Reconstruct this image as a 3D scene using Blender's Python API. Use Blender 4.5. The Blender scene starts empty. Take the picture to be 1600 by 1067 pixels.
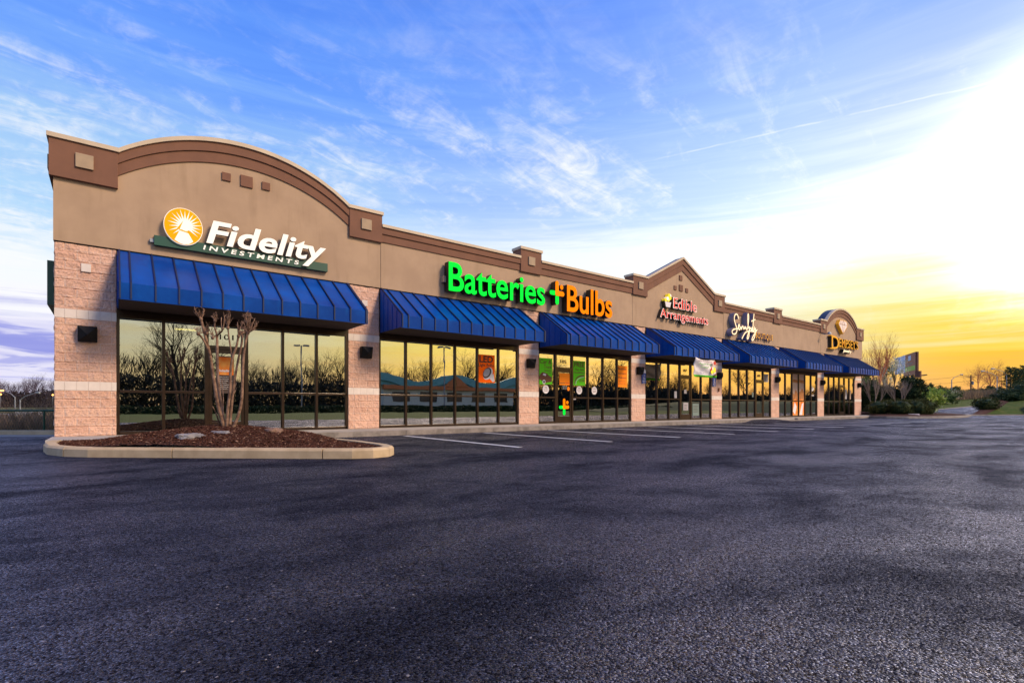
import bpy, bmesh, math, random
from mathutils import Vector, noise, Matrix
R = math.radians
S = bpy.context.scene
COL = S.collection
random.seed(7)

# ------------------------------------------------------------------ camera
CAMF, CAMA, CAMD, CAMH, HOR = 810.0, R(52.3), 15.04, 0.81, 635.0
cc, cs = math.cos(CAMA), math.sin(CAMA)
cd = bpy.data.cameras.new('camera'); cam = bpy.data.objects.new('camera', cd); COL.objects.link(cam)
cam.location = (0, -CAMD, CAMH)
cam.rotation_euler = (R(90), 0, -(math.pi/2 - math.atan2(cs, cc)))
cd.sensor_width = 36; cd.lens = CAMF/1600*36
cd.shift_y = (HOR - 533.5)/1600
cd.clip_start = 0.05; cd.clip_end = 3000
S.camera = cam
S.view_settings.view_transform = 'Standard'; S.view_settings.look = 'None'
S.view_settings.exposure = 0; S.view_settings.gamma = 1

def W(px, py, d):      # world point that lies at forward distance d
    dx = px-800
    return Vector(((cc*CAMF+cs*dx)*d/CAMF, -CAMD+(cs*CAMF-cc*dx)*d/CAMF, CAMH+(HOR-py)*d/CAMF))
def G(px, py, z=0.0):  # world point at height z
    return W(px, py, CAMF*(z-CAMH)/(HOR-py))

# ------------------------------------------------------------------ node helper
class NT:
    def __init__(s, tree): s.t = tree
    def n(s, typ, **kw):
        nd = s.t.nodes.new(typ)
        for k, v in kw.items(): setattr(nd, k, v)
        return nd
    def link(s, a, b): s.t.links.new(a, b)
    def put(s, sock, v):
        if isinstance(v, bpy.types.NodeSocket): s.link(v, sock)
        elif v is not None: sock.default_value = v
    def m(s, op, a, b=None, c=None, clamp=False):
        nd = s.n('ShaderNodeMath', operation=op, use_clamp=clamp)
        for i, v in enumerate((a, b, c)): s.put(nd.inputs[i], v)
        return nd.outputs[0]
    def vm(s, op, a, b=None):
        nd = s.n('ShaderNodeVectorMath', operation=op)
        s.put(nd.inputs[0], a); s.put(nd.inputs[1], b)
        return nd.outputs['Value'] if op in ('DOT_PRODUCT', 'LENGTH') else nd.outputs[0]
    def ss(s, a, lo, hi, t0=0.0, t1=1.0):
        nd = s.n('ShaderNodeMapRange', interpolation_type='SMOOTHSTEP')
        s.put(nd.inputs[0], a)
        for i, v in enumerate((lo, hi, t0, t1)): nd.inputs[i+1].default_value = v
        return nd.outputs[0]
    def ramp(s, fac, stops, interp='LINEAR'):
        nd = s.n('ShaderNodeValToRGB'); cr = nd.color_ramp; cr.interpolation = interp
        while len(cr.elements) < len(stops): cr.elements.new(.5)
        for e, (p, c) in zip(cr.elements, stops):
            e.position = p; e.color = (c[0], c[1], c[2], 1)
        s.put(nd.inputs[0], fac); return nd.outputs[0]
    def mix(s, f, a, b, mode='MIX'):
        nd = s.n('ShaderNodeMix', data_type='RGBA', blend_type=mode)
        s.put(nd.inputs[0], f)
        for i, v in ((6, a), (7, b)):
            if isinstance(v, tuple): v = (v[0], v[1], v[2], 1)
            s.put(nd.inputs[i], v)
        return nd.outputs[2]
    def noise(s, vec, scale, detail=3, rough=.5, dist=0):
        nd = s.n('ShaderNodeTexNoise'); s.put(nd.inputs['Vector'], vec)
        nd.inputs['Scale'].default_value = scale; nd.inputs['Detail'].default_value = detail
        nd.inputs['Roughness'].default_value = rough; nd.inputs['Distortion'].default_value = dist
        return nd.outputs['Fac']
    def xyz(s, x, y, z):
        nd = s.n('ShaderNodeCombineXYZ')
        for i, v in enumerate((x, y, z)): s.put(nd.inputs[i], v)
        return nd.outputs[0]

# ------------------------------------------------------------------ world: dusk sky
SUN_AZ, SUN_EL = R(-62), R(38)
w = bpy.data.worlds.new('World'); S.world = w; w.use_nodes = True
w.node_tree.nodes.clear(); N = NT(w.node_tree)
tc = N.n('ShaderNodeTexCoord'); d = N.vm('NORMALIZE', tc.outputs['Generated'])
sp = N.n('ShaderNodeSeparateXYZ'); N.link(d, sp.inputs[0]); X, Y, Z = sp.outputs
hl = N.m('SQRT', N.m('ADD', N.m('MULTIPLY', X, X), N.m('MULTIPLY', Y, Y)))
hx = N.m('DIVIDE', X, N.m('MAXIMUM', hl, .001)); hy_ = N.m('DIVIDE', Y, N.m('MAXIMUM', hl, .001))
WA = R(-25)
a = N.m('ADD', N.m('MULTIPLY', hx, math.cos(WA)), N.m('MULTIPLY', hy_, math.sin(WA)))
zc = N.m('MAXIMUM', Z, 0.0)
az = N.m('ARCTAN2', Y, X)
# streaks near the horizon bend the colour bands
st = N.noise(N.xyz(N.m('MULTIPLY', az, 1.6), N.m('MULTIPLY', Z, 26), 3.0), 1.4, 6, .6, .6)
zz = N.m('MAXIMUM', N.m('ADD', zc, N.m('MULTIPLY', N.m('SUBTRACT', st, .5), N.ss(zc, 0, .15, .04, .17))), 0.0)
warm = N.ramp(zz, [(0, (1, .42, .20)), (.03, (1, .48, .12)), (.07, (1, .60, .05)), (.12, (1, .76, .07)), (.17, (1, .88, .24)),
                   (.22, (1, .95, .60)), (.29, (1, .99, .93)), (.36, (.66, .76, 1)), (.45, (.34, .50, 1)), (.58, (.14, .34, .98)), (.75, (.05, .18, .72)), (1, (.03, .12, .55))])
cool = N.ramp(zz, [(0, (.70, .62, .90)), (.04, (.62, .62, .92)), (.075, (.30, .32, .78)), (.11, (.36, .38, .82)), (.145, (.95, .95, 1)),
                   (.20, (.93, .97, 1)), (.27, (.47, .72, .98)), (.38, (.33, .57, .95)), (.50, (.13, .34, 1)), (.60, (.08, .26, .95)), (.75, (.05, .18, .72)), (1, (.03, .12, .55))])
mid = N.ramp(zz, [(0, (1, .64, .36)), (.05, (.96, .72, .38)), (.09, (.88, .76, .48)), (.14, (.84, .82, .64)), (.20, (.93, .94, .90)),
                  (.27, (.85, .93, 1)), (.34, (.44, .63, 1)), (.48, (.18, .39, 1)), (.60, (.09, .27, .95)), (.75, (.05, .18, .72)), (1, (.03, .12, .55))])
base = N.mix(N.ss(a, -.25, .25), cool, mid); base = N.mix(N.ss(a, .55, .84), base, warm)
# cirrus
k = N.m('DIVIDE', 1.0, N.m('ADD', zc, .16))
cx = N.m('MULTIPLY', X, k); cy = N.m('MULTIPLY', Y, k)
ca, sa = math.cos(R(8)), math.sin(R(8))
u = N.m('ADD', N.m('MULTIPLY', cx, ca), N.m('MULTIPLY', cy, sa))
v = N.m('SUBTRACT', N.m('MULTIPLY', cy, ca), N.m('MULTIPLY', cx, sa))
big = N.noise(N.xyz(N.m('MULTIPLY', u, .8), N.m('MULTIPLY', v, 1.2), 1.7), 1.1, 3, .5, .3)
fine = N.noise(N.xyz(N.m('MULTIPLY', u, 1.3), N.m('MULTIPLY', v, 2.9), 5.2), 3.4, 10, .64, .6)
fine2 = N.noise(N.xyz(N.m('MULTIPLY', u, 3.2), N.m('MULTIPLY', v, 2.0), 9.2), 9.0, 6, .6, .5)
cl = N.m('ADD', N.m('MULTIPLY', fine, .62), N.m('ADD', N.m('MULTIPLY', fine2, .22), N.m('MULTIPLY', big, .62)))
cf = N.m('MULTIPLY', N.ss(cl, .70, 1.0), N.ss(zc, .08, .22))
cf = N.m('MULTIPLY', cf, N.ss(zc, .40, .60, 1.0, .15))
veil = N.m('MULTIPLY', N.ss(big, .35, .7, 0, .08), N.ss(zc, .15, .3))
base = N.mix(veil, base, (.62, .80, 1.0))
base = N.mix(N.m('MULTIPLY', cf, .9), base, (1.0, 1.0, 1.0))
ws = N.m('MULTIPLY', N.ss(N.noise(N.xyz(N.m('MULTIPLY', az, 2.2), N.m('MULTIPLY', Z, 34), 8.0), 1.5, 7, .62, .8), .45, .75, 0, .55), N.m('MULTIPLY', N.ss(zc, .03, .10), N.ss(zc, .2, .32, 1, 0)))
base = N.mix(N.m('MULTIPLY', ws, N.ss(a, .4, .7)), base, (1, .95, .62))
ws2 = N.m('MULTIPLY', N.ss(N.noise(N.xyz(N.m('MULTIPLY', az, 5), N.m('MULTIPLY', Z, 40), 2.0), 1.3, 7, .62, .8), .48, .62), N.m('MULTIPLY', N.ss(zc, .01, .03), N.ss(zc, .10, .16, 1, 0)))
base = N.mix(N.m('MULTIPLY', N.m('MULTIPLY', ws2, .75), N.ss(a, -.3, .0, 1, 0)), base, (.93, .90, 1))
# contrail
c1_ = (W(1100, 232, 1)-Vector(cam.location)).normalized(); c2_ = (W(1490, 143, 1)-Vector(cam.location)).normalized(); cn_ = c1_.cross(c2_).normalized(); cmid = (c1_+c2_).normalized()
cdist = N.m('ABSOLUTE', N.m('ADD', N.vm('DOT_PRODUCT', d, tuple(cn_)), N.m('MULTIPLY', N.m('SUBTRACT', N.noise(d, 26, 3), .5), .004)))
con = N.m('MULTIPLY', N.ss(cdist, .0003, .0018, .3, 0), N.m('MULTIPLY', N.ss(N.vm('DOT_PRODUCT', d, tuple(cmid)), .955, .985), N.ss(N.noise(d, 14, 3), .35, .6)))
base = N.mix(con, base, (1, 1, 1))
# white after-glow over the set sun
def lobe(azd, eld, width, gain):
    gd = (math.cos(R(azd))*math.cos(R(eld)), math.sin(R(azd))*math.cos(R(eld)), math.sin(R(eld)))
    q = N.m('SUBTRACT', N.vm('DOT_PRODUCT', d, gd), 1.0)
    return N.m('MULTIPLY', N.m('EXPONENT', N.m('MULTIPLY', q, width)), gain)
gl = N.m('MULTIPLY', N.m('ADD', lobe(22, 17, 16, .28), lobe(-1, 14, 120, 15.0)), N.ss(N.m('ADD', zc, N.m('MULTIPLY', N.m('SUBTRACT', st, .5), .16)), .07, .30))
glc = N.n('ShaderNodeVectorMath', operation='SCALE'); glc.inputs[0].default_value = (1, .97, .93); N.link(gl, glc.inputs['Scale'])
tot = N.vm('ADD', base, glc.outputs[0])
for (azd, eld, wd_, col_, g_) in ((-52, 3, 12, (1, .72, .34), .6), (-33, 3, 16, (1, .45, .05), .9)):
    sc_ = N.n('ShaderNodeVectorMath', operation='SCALE'); sc_.inputs[0].default_value = col_; N.link(lobe(azd, eld, wd_, g_), sc_.inputs['Scale']); tot = N.vm('ADD', tot, sc_.outputs[0])
below = N.ss(Z, -.02, 0.0)
tot = N.mix(below, (.05, .05, .06), tot)
bg = N.n('ShaderNodeBackground'); N.link(tot, bg.inputs[0]); bg.inputs[1].default_value = 1.0
# a little physical sky scatter on top
sky = N.n('ShaderNodeTexSky', sky_type='NISHITA'); sky.sun_disc = False
sky.sun_elevation = SUN_EL; sky.sun_rotation = math.pi/2 - SUN_AZ
bg2 = N.n('ShaderNodeBackground'); N.link(sky.outputs[0], bg2.inputs[0]); bg2.inputs[1].default_value = .002
ad = N.n('ShaderNodeAddShader'); N.link(bg.outputs[0], ad.inputs[0]); N.link(bg2.outputs[0], ad.inputs[1])
wo = N.n('ShaderNodeOutputWorld'); N.link(ad.outputs[0], wo.inputs[0])

sl = bpy.data.lights.new('sun', 'SUN'); sl.energy = 3.7; sl.angle = R(15); sl.color = (1, .76, .52)
so = bpy.data.objects.new('sun', sl); COL.objects.link(so)
sv = Vector((math.cos(SUN_AZ)*math.cos(SUN_EL), math.sin(SUN_AZ)*math.cos(SUN_EL), math.sin(SUN_EL)))
so.rotation_euler = sv.to_track_quat('Z', 'Y').to_euler()

# ------------------------------------------------------------------ materials
M = {}
def mat(name, c, rough=.6, metal=0, var=None, vs=3, bump=0, bs=40, bd=.01, coat=0, coat_ior=1.5, emit=0, spec=.5, detail=4, obj=True, streak=0):
    m = bpy.data.materials.new(name); m.use_nodes = True; M[name] = m
    n = NT(m.node_tree); p = m.node_tree.nodes['Principled BSDF']
    p.inputs['Base Color'].default_value = (*c, 1); p.inputs['Roughness'].default_value = rough
    if name.startswith(('neon', 'letter', 'logo', 'edible', 'gold', 'script', 'poster', 'fruit', 'diamond', 'print', 'banner', 'graphic')): spec = .06; p.inputs['Roughness'].default_value = .7
    if name.startswith(('grass', 'leaf', 'scrub', 'reed', 'wood', 'bark', 'mulch', 'blossom', 'chip')): spec = .08
    p.inputs['Metallic'].default_value = metal; p.inputs['Specular IOR Level'].default_value = spec
    t = n.n('ShaderNodeTexCoord').outputs['Object']
    if var:
        f = n.ss(n.noise(t, vs, detail, .6), .3, .7)
        colr = n.mix(f, c, var)
        if streak:
            f2 = n.ss(n.noise(n.vm('MULTIPLY', t, (2.5, 2.5, .35)), 1.6, 5, .6), .52, .8, 0, streak)
            colr = n.mix(f2, colr, (c[0]*.55, c[1]*.52, c[2]*.45))
        n.link(colr, p.inputs['Base Color'])
    if bump:
        b = n.n('ShaderNodeBump'); b.inputs['Strength'].default_value = bump; b.inputs['Distance'].default_value = bd
        n.link(n.noise(t, bs, 5, .6), b.inputs['Height']); n.link(b.outputs[0], p.inputs['Normal'])
    if coat:
        p.inputs['Coat Weight'].default_value = coat; p.inputs['Coat IOR'].default_value = coat_ior; p.inputs['Coat Roughness'].default_value = .06
    if emit:
        p.inputs['Emission Color'].default_value = (*c, 1); p.inputs['Emission Strength'].default_value = emit
    return m

mat('stucco', (.45, .315, .205), .9, var=(.385, .265, .172), vs=1.1, bump=.5, bs=110, bd=.006, streak=.35)
mat('trim', (.21, .098, .058), .85, var=(.175, .082, .05), vs=1.6, bump=.5, bs=110, bd=.005, streak=.25)
mat('coping', (.58, .47, .33), .5, var=(.50, .40, .28), vs=2)
mat('medallion', (.42, .31, .20), .85, var=(.36, .27, .18), vs=5, bump=.4, bs=110, bd=.004)
mat('band_block', (.78, .69, .61), .8, var=(.69, .61, .54), vs=4, bump=.3, bs=90, bd=.003)
mat('bronze', (.05, .028, .016), .3, metal=.55, var=(.035, .02, .012), vs=3, coat=.2)
mat('black_metal', (.006, .006, .007), .6, var=(.012, .012, .012), vs=8, spec=.2)
mat('membrane', (.02, .03, .06), .5)
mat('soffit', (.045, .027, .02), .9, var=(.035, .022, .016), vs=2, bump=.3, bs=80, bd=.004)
mat('concrete', (.42, .38, .34), .85, var=(.34, .31, .28), vs=1.5, bump=.4, bs=60, bd=.004, streak=.3)
mat('kerb_face', (.30, .26, .22), .9, var=(.17, .145, .12), vs=4, bump=.8, bs=45, bd=.01)
mat('kerb_tan', (.56, .42, .25), .85, var=(.44, .32, .18), vs=3, bump=.5, bs=60, bd=.006, streak=.4)
mat('paint_white', (.80, .80, .80), .6, var=(.55, .55, .56), vs=14, bump=.4, bs=120, bd=.003)
mat('interior_wall', (.34, .30, .19), .9, var=(.26, .23, .15), vs=.6)
mat('interior_dark', (.06, .055, .05), .9)
mat('interior_floor', (.10, .085, .06), .6)
mat('rock', (.30, .28, .27), .85, var=(.16, .15, .15), vs=5, bump=.8, bs=14, bd=.03)
mat('rock_brown', (.26, .15, .10), .85, var=(.17, .10, .07), vs=6, bump=.8, bs=14, bd=.03)
mat('bark_myrtle', (.33, .205, .135), .6, var=(.11, .06, .04), vs=9, bump=.8, bs=30, bd=.012, detail=6)
mat('bark_dark', (.10, .065, .045), .85, var=(.16, .10, .07), vs=6)
mat('bark_purple', (.085, .060, .085), .9, var=(.12, .09, .12), vs=.5)
mat('bark_orange_lit', (.60, .24, .12), .8, var=(.48, .18, .09), vs=2)  # orange dusk backlight on the bare trees is put into the bark colour
mat('bark_pale', (.38, .30, .23), .8, var=(.24, .18, .13), vs=8)
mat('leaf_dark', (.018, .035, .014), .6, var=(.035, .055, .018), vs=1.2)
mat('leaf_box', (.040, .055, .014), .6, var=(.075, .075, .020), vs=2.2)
mat('leaf_juniper', (.035, .06, .025), .6, var=(.08, .10, .04), vs=1.5)
mat('leaf_fresh', (.36, .42, .07), .6, var=(.20, .30, .05), vs=1.5)
mat('blossom', (.72, .68, .52), .7, var=(.50, .48, .30), vs=2)
mat('leaf_mid', (.06, .10, .03), .6, var=(.10, .13, .04), vs=.6)
mat('scrub', (.42, .27, .17), .9, var=(.22, .15, .10), vs=.6)
mat('thicket', (.017, .020, .014), .95, var=(.034, .027, .014), vs=.12)
mat('reed', (.34, .23, .13), .9, var=(.22, .15, .09), vs=.5)
mat('grass_far', (.085, .12, .035), .9, var=(.12, .13, .05), vs=.05, detail=6)
mat('grass', (.03, .075, .006), .9, var=(.095, .10, .02), vs=1.6, bump=1, bs=9, bd=.08, detail=9)
mat('galv', (.30, .32, .35), .5, metal=.4)
mat('fence_green', (.01, .07, .035), .45)
mat('sign_green', (.006, .075, .045), .4, var=(.008, .06, .035), vs=2)
mat('letter_white', (.92, .90, .80), .35, emit=.25)
mat('letter_side', (.16, .12, .07), .5)
mat('black_return', (.01, .008, .006), .4)
mat('neon_green', (.0, .93, .045), .35, emit=.35)
mat('neon_orange', (1.0, .24, .0), .35, emit=.28)
mat('logo_orange', (1.0, .40, .005), .35, emit=.2)
mat('edible_red', (.85, .035, .02), .4, emit=.35)
mat('edible_white', (.95, .88, .80), .4, emit=.35)
mat('fruit_yellow', (.95, .75, .05), .4, emit=.3)
mat('script_cream', (1.0, .86, .55), .4, emit=.55)
mat('script_brown', (.17, .055, .01), .4)
mat('lavender_side', (.22, .23, .34), .4, metal=.2)
mat('gold', (.80, .40, .04), .35, emit=.12)
mat('diamond_face', (.85, .70, .62), .4, emit=.1)
mat('poster_orange', (1.0, .13, .005), .5, emit=.15)
mat('poster_orange_light', (1.0, .26, .02), .5, emit=.15)
mat('poster_green', (.13, .58, .02), .5, emit=.1)
mat('ink_dark', (.045, .025, .02), .6)
mat('ink_brown', (.16, .05, .02), .6)
mat('print_white', (.80, .76, .76), .6)
mat('print_grey', (.42, .40, .42), .6)
mat('print_pale', (.20, .26, .24), .6)
mat('banner_white', (.80, .75, .72), .7, var=(.70, .64, .64), vs=2)
mat('banner_green', (.10, .50, .03), .6)
mat('red', (.60, .03, .02), .5)
mat('hc_blue', (.02, .06, .28), .5)
mat('graphic_cream', (.62, .46, .38), .6, var=(.52, .36, .28), vs=1)
mat('graphic_tan', (.38, .15, .06), .6, var=(.55, .25, .10), vs=5)
mat('graphic_orange', (.80, .16, .02), .6, var=(.85, .40, .10), vs=4)
mat('chair_cloth', (.30, .33, .32), .8)
mat('mannequin', (.32, .46, .44), .5)
mat('lamp_warm', (1.0, .62, .22), .4, emit=9)
mat('lamp_panel', (1.0, .62, .18), .4, emit=7.0)
mat('street_glow', (1.0, .45, .10), .4, emit=4)
mat('car_light', (1.0, .85, .55), .4, emit=3)
mat('billboard_brown', (.50, .20, .11), .7, var=(.38, .15, .09), vs=.3)
mat('billboard_sky', (.50, .60, .85), .6, var=(.70, .76, .90), vs=.25)
mat('billboard_green', (.30, .55, .06), .7, var=(.5, .65, .12), vs=.6)
mat('steel_grey', (.20, .20, .23), .6)
mat('wire', (.05, .035, .03), .6)
mat('teal_roof', (.10, .30, .32), .5, var=(.14, .36, .38), vs=.5)
mat('pale_wall', (.55, .52, .46), .8)
mat('orange_trim', (.55, .16, .05), .7)
mat('car_grey', (.30, .31, .33), .35, metal=.4)
mat('car_white', (.70, .70, .68), .35)
mat('tyre', (.02, .02, .02), .8)
mat('dark_glass', (.02, .025, .03), .1)
mat('brick_dark', (.14, .055, .035), .8)

# blue standing-seam metal
def blue():
    m = mat('awning_blue', (.0, .06, .30), .35, spec=.12)
    n = NT(m.node_tree); p = m.node_tree.nodes['Principled BSDF']
    t = n.n('ShaderNodeTexCoord').outputs['Object']
    f = n.ss(n.noise(t, .9, 5, .65), .35, .75)
    f2 = n.ss(n.noise(n.vm('MULTIPLY', t, (6, 1, 1)), 1.3, 4, .6), .55, .8, 0, .35)
    c = n.mix(f, (.0, .040, .24), (.0, .075, .38)); c = n.mix(f2, c, (.0, .12, .42))
    n.link(c, p.inputs['Base Color'])
    n.link(n.ss(f, 0, 1, .34, .44), p.inputs['Roughness'])
    return m
blue()
mat('seam_shade', (.0, .010, .055), .55)  # awning blue darkened on the ribs, painting in the shade along the seams

# split-face block: colour varies by block, mortar lines
def block():
    m = mat('split_block', (.5, .33, .25), .95); n = NT(m.node_tree); p = m.node_tree.nodes['Principled BSDF']
    t = n.n('ShaderNodeTexCoord').outputs['Object']
    s3 = n.n('ShaderNodeSeparateXYZ'); n.link(t, s3.inputs[0])
    uv = n.xyz(n.m('ADD', s3.outputs[0], s3.outputs[1]), s3.outputs[2], 0.0)
    b = n.n('ShaderNodeTexBrick'); n.link(uv, b.inputs['Vector'])
    b.inputs['Scale'].default_value = 1; b.inputs['Brick Width'].default_value = .406; b.inputs['Row Height'].default_value = .2033
    b.inputs['Mortar Size'].default_value = .007; b.inputs['Mortar Smooth'].default_value = .4; b.inputs['Bias'].default_value = 0
    b.inputs['Color1'].default_value = (.78, .50, .37, 1); b.inputs['Color2'].default_value = (.66, .40, .29, 1)
    b.inputs['Mortar'].default_value = (.74, .56, .46, 1)
    c = n.mix(n.ss(n.noise(t, 38, 5, .7), .35, .75, 0, .55), b.outputs['Color'], (.33, .19, .13))
    n.link(c, p.inputs['Base Color'])
    bu = n.n('ShaderNodeBump'); bu.inputs['Strength'].default_value = .9; bu.inputs['Distance'].default_value = .014
    n.link(n.noise(t, 26, 7, .65), bu.inputs['Height']); n.link(bu.outputs[0], p.inputs['Normal'])
block()

def asphalt():
    m = mat('asphalt', (.03, .03, .035), .5); n = NT(m.node_tree); p = m.node_tree.nodes['Principled BSDF']
    t = n.n('ShaderNodeTexCoord').outputs['Object']
    patch = n.noise(n.vm('MULTIPLY', t, (.55, 1.0, 1)), .9, 8, .62, .4)
    patch2 = n.noise(t, 2.3, 5, .6)
    vo = n.n('ShaderNodeTexVoronoi'); n.link(t, vo.inputs['Vector']); vo.inputs['Scale'].default_value = 108
    sc = n.n('ShaderNodeSeparateXYZ'); n.link(vo.outputs['Color'], sc.inputs[0])
    stone = n.ss(sc.outputs[0], .2, 1.0)
    c = n.mix(n.m('POWER', stone, 2.6), (.001, .0012, .003), (.032, .037, .056))
    c = n.mix(n.ss(n.noise(t, 30, 3, .6), .35, .65, 0, .55), c, (.002, .002, .005))
    c = n.mix(n.ss(sc.outputs[1],   .9965, .998), c, (.22, .20, .19))
    n.link(c, p.inputs['Base Color']); p.inputs['Specular IOR Level'].default_value = 0; p.inputs['Roughness'].default_value = .9
    pr = n.m('ADD', n.m('MULTIPLY', patch, .75), n.m('MULTIPLY', patch2, .25))
    gs = n.n('ShaderNodeBsdfGlossy'); gs.inputs['Color'].default_value = (.78, .78, 1, 1)
    n.link(n.m('ADD', n.ss(pr, .34, .68, .38, .28), n.m('MULTIPLY', n.m('SUBTRACT', sc.outputs[2], .5), .22)), gs.inputs['Roughness'])
    fr = n.n('ShaderNodeFresnel'); fr.inputs['IOR'].default_value = 1.42
    mx = n.n('ShaderNodeMixShader'); out = m.node_tree.nodes['Material Output']
    n.link(n.m('MULTIPLY', fr.outputs[0], n.m('MULTIPLY', n.ss(pr, .35, .67, .20, 1.0), n.m('ADD', n.m('MULTIPLY', sc.outputs[1], 1.5), .25)), clamp=True), mx.inputs[0])
    n.link(p.outputs[0], mx.inputs[1]); n.link(gs.outputs[0], mx.inputs[2]); n.link(mx.outputs[0], out.inputs['Surface'])
    h = n.m('ADD', n.m('MULTIPLY', vo.outputs['Distance'], -.9), n.m('ADD', n.m('MULTIPLY', sc.outputs[2], .5), n.m('MULTIPLY', n.noise(t, 48, 4, .6), 1.1)))
    b1 = n.n('ShaderNodeBump'); b1.inputs['Strength'].default_value = 1; b1.inputs['Distance'].default_value = .011; n.link(h, b1.inputs['Height'])
    b2 = n.n('ShaderNodeBump'); b2.inputs['Strength'].default_value = .5; b2.inputs['Distance'].default_value = .012
    n.link(n.noise(t, 5, 5, .6), b2.inputs['Height']); n.link(b1.outputs[0], b2.inputs['Normal']); n.link(b2.outputs[0], p.inputs['Normal']); n.link(b2.outputs[0], gs.inputs['Normal']); n.link(b2.outputs[0], fr.inputs['Normal'])
asphalt()

def mulchm():
    m = mat('mulch', (.09, .04, .03), .9); n = NT(m.node_tree); p = m.node_tree.nodes['Principled BSDF']
    t = n.n('ShaderNodeTexCoord').outputs['Object']
    vo = n.n('ShaderNodeTexVoronoi'); n.link(t, vo.inputs['Vector']); vo.inputs['Scale'].default_value = 45
    sc = n.n('ShaderNodeSeparateXYZ'); n.link(vo.outputs['Color'], sc.inputs[0])
    n.link(n.ramp(sc.outputs[0], [(0, (.015, .007, .006)), (.5, (.055, .022, .014)), (.85, (.11, .045, .025)), (1, (.26, .14, .09))]), p.inputs['Base Color'])
    b1 = n.n('ShaderNodeBump'); b1.inputs['Strength'].default_value = 1; b1.inputs['Distance'].default_value = .02
    n.link(sc.outputs[1], b1.inputs['Height']); n.link(b1.outputs[0], p.inputs['Normal'])
mulchm()
mat('mulch_dark', (.055, .028, .022), .95, var=(.085, .042, .03), vs=3, bump=1, bs=12, bd=.06)
mat('chip_red', (.11, .042, .024), .85, var=(.03, .013, .010), vs=30)
mat('chip_pale', (.34, .21, .14), .85, var=(.24, .13, .08), vs=30)

def glassm():
    m = bpy.data.materials.new('storefront_glass'); m.use_nodes = True; M['glass'] = m; m.node_tree.nodes.clear(); n = NT(m.node_tree)
    t = n.n('ShaderNodeTexCoord').outputs['Object']
    b = n.n('ShaderNodeBump'); b.inputs['Strength'].default_value = 1; b.inputs['Distance'].default_value = .0006
    n.link(n.noise(t, 1.6, 2, .5), b.inputs['Height'])
    g = n.n('ShaderNodeBsdfGlossy'); g.inputs['Roughness'].default_value = 0.0; g.inputs['Color'].default_value = (.92, .92, .86, 1); n.link(b.outputs[0], g.inputs['Normal'])
    tr = n.n('ShaderNodeBsdfTransparent'); tr.inputs['Color'].default_value = (.50, .58, .52, 1)
    fr = n.n('ShaderNodeFresnel'); fr.inputs['IOR'].default_value = 1.6
    mx = n.n('ShaderNodeMixShader'); n.link(n.m('ADD', n.m('MULTIPLY', fr.outputs[0], .7), .50, clamp=True), mx.inputs[0])
    n.link(tr.outputs[0], mx.inputs[1]); n.link(g.outputs[0], mx.inputs[2])
    o = n.n('ShaderNodeOutputMaterial'); n.link(mx.outputs[0], o.inputs[0])
glassm()

def chainlink():
    m = bpy.data.materials.new('chain_mesh'); m.use_nodes = True; M['chain'] = m; n = NT(m.node_tree); p = m.node_tree.nodes['Principled BSDF']
    p.inputs['Base Color'].default_value = (.01, .06, .03, 1); p.inputs['Alpha'].default_value = .25
chainlink()

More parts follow.
